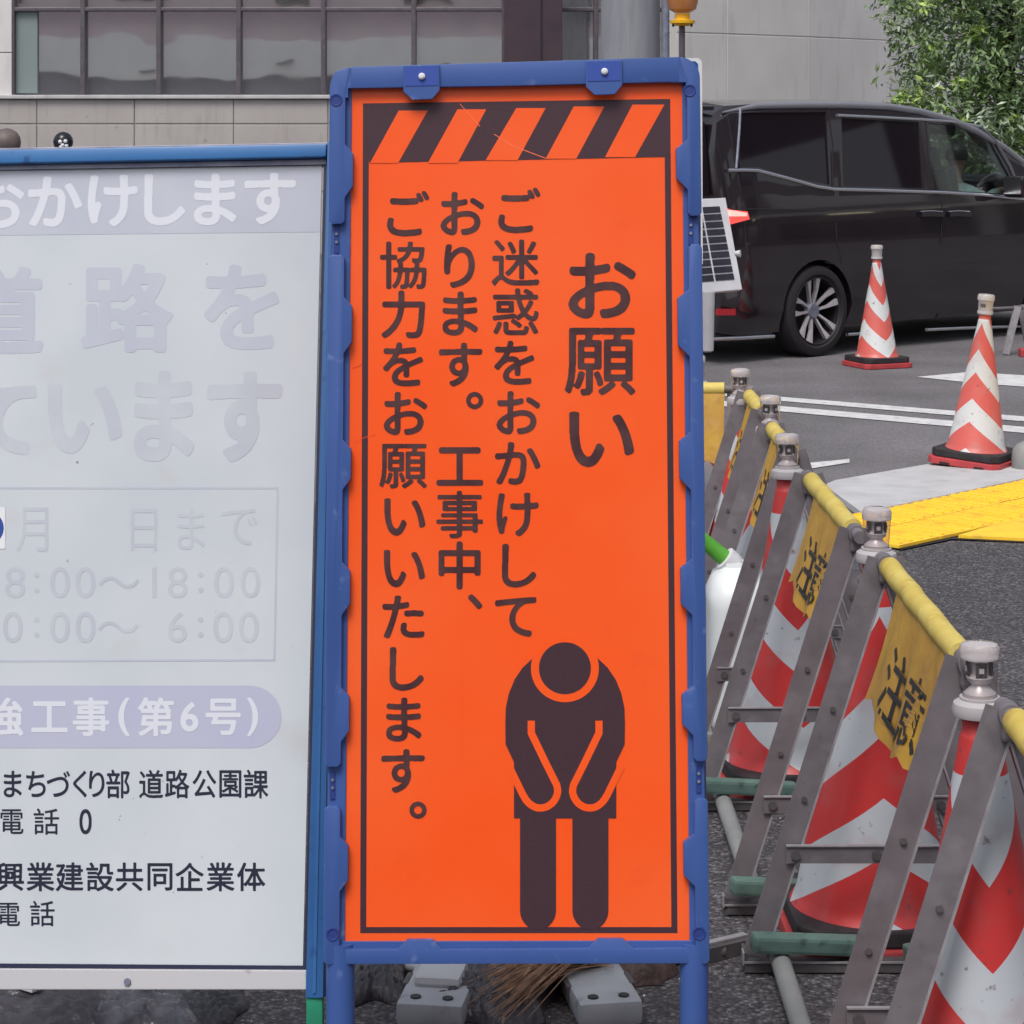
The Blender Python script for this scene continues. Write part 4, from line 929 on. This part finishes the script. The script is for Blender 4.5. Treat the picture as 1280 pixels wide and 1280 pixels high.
a = Wp.at(394, 1240, -.0); d = (Wp.at(394, 1240)-Wp.at(394, 700)).normalized(); b = a+d*(a.z/abs(d.z))
MB().bar(a, b, .026, .03, (0, 1, 0)).build('stand_leg', 'greenframe', wb, world=True, bevel=.002)
a = Wp.at(-165, 1240); MB().bar(a, (a.x, a.y-.08, 0), .026, .03, (0, 1, 0)).build('stand_leg', 'greenframe', wb, world=True)
for x in (-150, 396):
    top = Wp.at(x+(8 if x > 0 else 0), 300, -.05); fyy = top.y+.45; MB().bar(top, ((x-6-640)/F_PX*fyy, fyy, 0), .016, .016).build('rear_leg', 'blueframe', wb, world=True)
MB().add(Wp.poly([(-165, 218), (402, 212), (400, 290), (-165, 296)], .0004), [(0, 1, 2, 3)]).build('header_band', 'faded', wpanel, world=True)
hx = [('お', -2, 254), ('か', 69, 252), ('け', 141, 251), ('し', 206, 250), ('ま', 269, 249.5), ('す', 338, 248.5)]
write(Wp, [(c, x, y, 72, 72, 'c') for c, x, y in hx], 'header_lettering', 'lightprint', wpanel, .0008, 0, .03)
write(Wp, [('道', -2, 388, 116, 114, 'c'), ('路', 159, 385, 116, 114, 'c'), ('を', 302, 384, 112, 118, 'c')], 'large_lettering', 'faded', wpanel, .0004, 0, .032)
write(Wp, [('て', 2, 525, 100, 104, 'c'), ('い', 106, 523, 108, 112, 'c'), ('ま', 205, 520, 100, 124, 'c'), ('す', 306, 521, 104, 124, 'c')], 'large_lettering', 'faded2', wpanel, .0004, 0, .038)
bx = [(-165, 610), (347, 610), (343, 825), (-165, 827)]
stroke(Wp, bx[:3]+[bx[3]], 2.6, .0004).build('box_print', 'faded', wpanel, world=True)
write(Wp, [('月', 40, 662, 52, 64, 'c'), ('日', 180, 662, 50, 62, 'c'), ('ま', 239, 661, 50, 62, 'c'), ('で', 299, 659, 54, 60, 'c')], 'period_lettering', 'faded2', wpanel, .0004, 0, 0)
write(Wp, [(c, x, 728, 56, 55, 'c') for c, x in zip('8:00～18:00', (19, 46, 75, 107, 149, 193, 222, 251, 280, 313))], 'hours_lettering', 'faded2', wpanel, .0004, 0, .004)
write(Wp, [(c, x, 784, 56, 55, 'c') for c, x in zip('0:00～6:00', (16, 46, 75, 107, 148, 222, 251, 279, 311))], 'hours_lettering', 'faded2', wpanel, .0004, 0, .004)
pill = [(-165, 857), (312, 857)]+[(312+40*math.sin(t), 896-39*math.cos(t)) for t in [math.pi*k/16 for k in range(1, 16)]]+[(312, 935), (-165, 935)]
MB().add(Wp.poly(pill, .0004), [tuple(range(len(pill)))]).build('pill_print', mat('bleached violet print', L(186, 188, 207, .90), .45, col2=L(180, 184, 208, .90), nscale=6), wpanel, world=True)
write(Wp, [(c, x, 896, 48*k, 50, 'c') for c, x, k in (('強', 4, 1.1), ('工', 62, 1), ('事', 114, 1), ('(', 155, 1), ('第', 195, 1), ('6', 237, 1), ('号', 279, 1), (')', 316, 1))], 'works_lettering', 'lightprint', wpanel, .0008, 0, .024)
write(Wp, [(c, x, 980, 32, 38, 'c') for c, x in zip('まちづくり部道路公園課', (16, 45, 73, 100, 121, 147.5, 189, 221.5, 255.5, 288, 320))], 'office_lettering', 'boardink', wpanel, .0004, 0, .015)
write(Wp, [('電', 15, 1027, 32, 35, 'c'), ('話', 58, 1027, 34, 35, 'c'), ('0', 107, 1027, 34, 44, 'c')], 'telephone_lettering', 'boardink', wpanel, .0004, 0, .014)
write(Wp, [(c, x, 1096, 36.5, 38, 'c') for c, x in zip('興業建設共同企業体', (13, 50.6, 87, 125, 162, 200, 237, 275.6, 314))], 'company_lettering', 'boardink', wpanel, .0004, 0, .017)
write(Wp, [('電', 11, 1143, 31, 33, 'c'), ('話', 53, 1142, 33, 34, 'c')], 'telephone_lettering', 'boardink', wpanel, .0004, 0, .014)
stk = MB().add(Wp.poly([(-60, 634), (6.5, 634), (6.5, 686), (-60, 688)], .0009), [(0, 1, 2, 3)]).build('sticker', 'white', wpanel, world=True)
MB().add(Wp.poly([(-22+27*math.cos(2*math.pi*k/32), 660+24*math.sin(2*math.pi*k/32)) for k in range(32)], .0013), [tuple(range(32))]).build('sticker_disc', 'stickerblue', stk, world=True)

# knobs showing above the board
for (px, py, rp, m, lb) in ((8, 178, 18, 'brownball', 'dull brown round cap on the white board at the left edge'), (79, 177, 12.5, 'blackball', 'small black round cap with white patches on the white board')):
    Y = Wp.at(px, 196, -.03).y; c = atdepth(px, py, Y); r_ = rp/F_PX*Y
    t = thing('post_cap', lb, 'post', (c.x, c.y, 0))
    MB().tube([Wp.at(px, 210, -.032), (c.x, c.y, c.z-r_*.6)], .006, 10).build('post', 'steel', t, world=True, smooth=True)
    MB().lathe([(r_*.7, -r_*.75), (r_*.95, -r_*.35), (r_, 0), (r_*.93, r_*.38), (r_*.72, r_*.7), (r_*.4, r_*.92), (0, r_)], 24, c).build('cap', m, t, world=True, smooth=True)
    if m == 'blackball':
        for dx, dz in ((-.12, .0), (.38, .05), (.10, -.34), (.45, -.4), (-.05, -.5)):
            yy = -math.sqrt(max(.05, 1-dx*dx-dz*dz)); MB().lathe([(0, -.22*r_), (.16*r_, -.15*r_), (.22*r_, 0), (.16*r_, .15*r_), (0, .22*r_)], 10, (c.x+dx*r_, c.y+yy*r_*.93, c.z+dz*r_)).build('white_patch', 'white', t, world=True, smooth=True)

# ================================================================== SOLAR WARNING LIGHT
YS = 5.8
sl = thing('solar_warning_light', 'white framed solar panel with amber lamp on a post behind the orange sign', 'warning light', atdepth(850, 300, YS)*Vector((1, 1, 0)) if False else (atdepth(850, 300, YS).x, YS, 0))
ax = atdepth(852.5, 40, YS).x
MB().tube([(ax, YS, 0), (ax, YS, atdepth(0, 30, YS).z)], .0075, 10).build('mast', 'mullion', sl, world=True, smooth=True)
def at(px, py, dy=0): return atdepth(px, py, YS+dy)
a = at(853, 24); lb_ = MB().lathe([(.018, -.016), (.018, -.012), (.030, -.010), (.031, -.003), (.019, -.001), (.018, .014), (.0, .015)], 24, a).build('lamp_base', 'yellowplastic', sl, world=True, smooth=True)
for s_ in (-1, 1): MB().tube([a+Vector((s_*.022, 0, -.008)), a+Vector((s_*.022, 0, -.018))], .003, 8).build('base_screw', 'black', lb_, world=True, smooth=True)
MB().lathe([(.020, .016), (.033, .024), (.038, .042), (.037, .062), (.028, .084), (.0, .094)], 24, a).build('lamp_lens', 'amber', sl, world=True, smooth=True)
# panel: four corners of a tilted rectangle, leaning towards the camera at its foot
Pp = Plane(YS-.35*1.7, .5, .35)
pf = plate(Pp, [(800, 252), (907, 247), (928, 362), (812, 372)], 0, -.02, 'panel_frame', 'whiteplastic', sl, bevel=.002)
def pq(u, v):
    a = lerp((806, 262), (900, 257), u); b = lerp((817, 358), (919, 350), u); return lerp(a, b, v)
for i in range(4):
    for j in range(10):
        g1, g2 = .012, .010
        plate(Pp, [pq(i/4+g1, j/10+g2), pq((i+1)/4-g1, j/10+g2), pq((i+1)/4-g1, (j+1)/10-g2), pq(i/4+g1, (j+1)/10-g2)], .0022, .0006, 'solar_cell', 'solarcell', sl)
c = at(919, 317, -.02); MB().tube([c, c+Vector((.012, -.004, 0))], [.006, .009], 12).build('knob', 'white', sl, world=True, smooth=True)
a = at(885, 365, .02); b = at(884, 438, .02)
MB().tube([a, b, b+Vector((0, 0, -.004))], [.0165, .0155, .010], 20).build('battery_tube', 'whiteplastic', sl, world=True, smooth=True)
MB().bar(at(884, 400, .02), at(852, 400, 0), .012, .012, (0, 0, 1)).build('bracket', 'greymetal', sl, world=True)
bs = thing('blue_sign', 'blue sign with white border whose corner shows behind the orange sign', 'sign', (at(800, 100, -.35).x, YS-.35, 0))
Yb = YS-.3; Bp = Plane(Yb, 0, 0)
plate(Bp, [(815, 73.5), (873, 72.5), (877.5, 77), (878.5, 330), (815, 330)], 0, -.012, 'sign_plate', 'white', bs)
plate(Bp, [(818, 77.5), (869, 76.5), (872.5, 80), (874.2, 326), (818, 326)], .0012, .0002, 'sign_face', 'signblue', bs)
MB().tube([(at(790, 0, -.28).x, Yb+.03, 0), (at(790, 0, -.28).x, Yb+.03, 1.9)], .02, 12).build('sign_post', 'greymetal', bs, world=True, smooth=True)

# ================================================================== JERRY CAN
gj = ground(928, 912); cx, cy = gj.x, gj.y; k = F_PX/cy
jc = thing('jerry_can', 'white plastic jerry can with green spout between the orange sign and barricades', 'jerry can', (cx, cy, 0))
prof = [(.075, .004), (.098, .012), (.102, .04), (.102, .37), (.097, .41), (.068, .46), (.036, .482), (.034, .492)]
n = 28; vs = []
for j, (r_, z) in enumerate(prof):
    off = -.012*max(0, (z-.36)/.12)*1.8
    for i in range(n):
        t = 2*math.pi*i/n; cx_ = math.copysign(abs(math.cos(t))**.55, math.cos(t)); sy_ = math.copysign(abs(math.sin(t))**.55, math.sin(t))
        vs.append((cx+off+r_*cx_, cy+r_*1.25*sy_, z))
mb = MB().add(vs, [(j*n+i, j*n+(i+1) % n, (j+1)*n+(i+1) % n, (j+1)*n+i) for j in range(len(prof)-1) for i in range(n)]+[tuple(range(n))[::-1], tuple((len(prof)-1)*n+i for i in range(n))])
mb.build('can_body', 'can', jc, world=True, smooth=True)
dd = Vector((-.74, -.1, .62)).normalized(); p0 = Vector((cx-.030, cy, .484))
cap = MB().tube([p0-dd*.01, p0+dd*.004, p0+dd*.03, p0+dd*.032], [.032, .036, .036, .030], 24).build('cap', 'whiteplastic', jc, world=True, smooth=True)
MB().tube([p0+dd*.03, p0+dd*.10, p0+dd*.16, p0+dd*.16+Vector((-.06, 0, .015))], [.0245, .0225, .0215, .02], 20).build('spout', 'green', jc, world=True, smooth=True)
MB().tube([(cx+.02, cy, .45), (cx+.05, cy, .475), (cx+.065, cy, .45), (cx+.075, cy, .405)], .011, 10).build('handle', 'can', jc, world=True, smooth=True)

# ================================================================== LITTER BEHIND THE SIGNS
def crumple(c, sz, seedv, name, label, cat, m, n=44, amp=.03):
    rnd = random.Random(seedv); mb = MB(); ph = [(rnd.uniform(-19, 19), rnd.uniform(-19, 19), rnd.uniform(0, 6), rnd.uniform(.2, 1)) for _ in range(9)]; vs = []
    for i in range(n+1):
        for j in range(n+1):
            u = i/n*2-1; v = j/n*2-1; e = max(0, 1-max(abs(u), abs(v))**3)
            hgt = sum(abs(math.sin(a*u+b*v+p))*q_ for a, b, p, q_ in ph)/5
            ed = 1+.12*math.sin(5*math.atan2(v, u)+seedv)
            vs.append((c[0]+u*sz[0]*ed, c[1]+v*sz[1]*ed, .006+e**.6*sz[2]*(.55+.6*hgt)))
    mb.add(vs, [(i*(n+1)+j, (i+1)*(n+1)+j, (i+1)*(n+1)+j+1, i*(n+1)+j+1) for i in range(n) for j in range(n)])
    o = mb.build(name, m, smooth=True); o.data.set_sharp_from_angle(angle=R(80)); return setp(o, label, cat)
def gp(px, py): return ground(px, py)
for c_, s_, sd_, nm, lb, cat, m in ((gp(60, 1262), (.17, .22, .05), 3, 'plastic_sack', 'dark crumpled sack lying under the white board at the left', 'sack', 'bag'),
                           (gp(175, 1268), (.13, .16, .045), 5, 'plastic_wrap', 'shiny crumpled clear wrap lying under the white board', 'wrapping', 'vinyl'),
                           (gp(470, 1222), (.07, .16, .05), 12, 'plastic_sack', 'small dark sack behind the left foot of the orange sign', 'sack', 'bag'),
                           (gp(735, 1212), (.17, .12, .06), 15, 'plastic_sack', 'dark brown sack behind the broom under the orange sign', 'sack', 'bagbrown'),
                           (gp(250, 1258), (.09, .12, .03), 21, 'plastic_sack', 'flattened dark sack nearest the green leg under the white board', 'sack', 'bag'),
                           (gp(610, 1240), (.13, .20, .06), 8, 'plastic_sack', 'dark sack lying between the grey tool cases behind the orange sign', 'sack', 'bag')):
    crumple(c_, s_, sd_, nm, lb, cat, m)
lp_ = gp(33, 1268); o = thing('packet', 'small packet with red and white label on the dark sack', 'packet', (lp_.x, lp_.y-.02, .062))
MB().box((0, 0, .006), (.075, .03, .012), Matrix.Rotation(R(-35), 3, 'Z')).build('packet_box', 'white', o, bevel=.002); MB().box((0, 0, .0132), (.05, .018, .0012), Matrix.Rotation(R(-35), 3, 'Z')).build('packet_label', 'label', o)
gb = gp(85, 1250); o = thing('concrete_block', 'pale grey block among litter under the white board', 'block', (gb.x, gb.y, 0), R(12))
MB().box((0, 0, .05), (.15, .10, .07)).build('block_body', 'greyplastic', o, bevel=.006)
def case(c, ang, label, w_=.135, d_=.24, bump=True):
    t = thing('tool_case', label, 'case', (c.x, c.y, 0), ang)
    MB().box((0, 0, .03), (w_, d_, .05)).build('case_body', 'greyplastic', t, bevel=.012, smooth=True)
    if bump: MB().box((0, .03, .062), (w_*.72, d_*.52, .03)).build('case_lid', mat('pale lid plastic', (.42, .44, .47), .4), t, bevel=.016, smooth=True)
    for sx in (-1, 1): MB().tube([(sx*w_*.24, -d_*.36, .054), (sx*w_*.24, -d_*.36, .058)], .011, 14).build('socket', 'black', t, smooth=True)
    for sx in (-1, 1): MB().box((sx*w_*.5, .02, .04), (.012, .06, .03)).build('latch', 'steeldark', t, bevel=.003)
    return t
case(gp(549, 1262), R(-8), 'grey plastic case with bulged lid and two dark sockets behind the orange sign')
case(gp(750, 1262), R(10), 'grey plastic case half under the broom bristles behind the orange sign', .13, .22, False)
br = thing('broom_head', 'brown palm bristle broom head lying behind the orange sign', 'broom', (gp(690, 1250).x, gp(690, 1250).y, .0))
c0 = gp(690, 1250); rnd = random.Random(4); mb = MB()
for k in range(900):
    a = Vector((c0.x+.11+rnd.gauss(0, .012), c0.y+.10+rnd.gauss(0, .03), .075+rnd.gauss(0, .012)))
    fan = rnd.gauss(0, 1); b = Vector((c0.x-.10+rnd.gauss(0, .025), c0.y-.03+fan*.06, .03+abs(rnd.gauss(0, .018)))); m_ = (a+b)/2+Vector((0, rnd.gauss(0, .008), .022+rnd.gauss(0, .006)))
    r_ = .0011; up = Vector((0, -.3, 1))
    for p, q2 in ((a, m_), (m_, b)):
        s_ = (q2-p).cross(up).normalized()*r_; mb.add([p-s_, p+s_, q2+s_*.7, q2-s_*.7], [(0, 1, 2, 3)])
mb.build('bristles', 'bristle', br, world=True, kind='stuff')
MB().tube([(c0.x-.03, c0.y+.12, .11), (c0.x-.02, c0.y+.03, .10), (c0.x-.05, c0.y-.05, .075), (c0.x-.09, c0.y-.10, .02)], .004, 8).build('binding', 'twine', br, world=True, smooth=True)
MB().tube([(c0.x+.09, c0.y+.12, .07), (c0.x+.28, c0.y+.30, .09)], [.022, .018], 12).build('broom_handle', mat('dark brown wood', (.07, .045, .035), .7), br, world=True, smooth=True)
# dark bent sheet steel and hose bits lying behind the sign foot
for i, (pts, r_, m, nm, lb, cat) in enumerate((
    ([(500, 1206), (545, 1214), (590, 1226)], .012, 'greyplastic', 'loose_pipe', 'short grey pipe lying behind the left of the sign foot', 'pipe'),
    ([(905, 1188), (860, 1192), (812, 1203)], .016, 'steeldark', 'loose_pipe', 'dark pipe lying on the footway right of the sign foot', 'pipe'),
    ([(640, 1212), (600, 1222), (570, 1216)], .005, 'twine', 'string', 'straw coloured cord lying behind the sign foot', 'cord'))):
    P = [ground(x, y, .02) for x, y in pts]; setp(MB().tube(P, r_, 12).build(nm, m, smooth=True), lb, cat)
an = thing('steel_angle', 'short length of steel angle with bright edge lying beside the sign foot', 'steel angle', ground(905, 1182))
P0 = ground(872, 1192, .02); P1 = ground(932, 1178, .02)
MB().bar(P0, P1, .05, .03, (0, 0, 1)).build('angle_bar', 'steeldark', an, world=True)
MB().bar(P0+Vector((0, 0, .018)), P1+Vector((0, 0, .018)), .018, .004, (0, 0, 1)).build('bright_edge', 'steellight', an, world=True)
gr = MB(); rnd = random.Random(9)
for k in range(1500):
    x = rnd.uniform(-.9, 1.6); y = rnd.uniform(4.3, 9.0); s_ = rnd.uniform(.002, .0045)
    pts = [Vector((x+rnd.uniform(-1, 1)*s_, y+rnd.uniform(-1, 1)*s_, .004+rnd.uniform(0, 1)*s_)) for _ in range(4)]
    gr.add(pts, [(0, 1, 2), (0, 1, 3), (1, 2, 3), (0, 2, 3)])
gr.build('loose_grit', 'curb', kind='stuff')
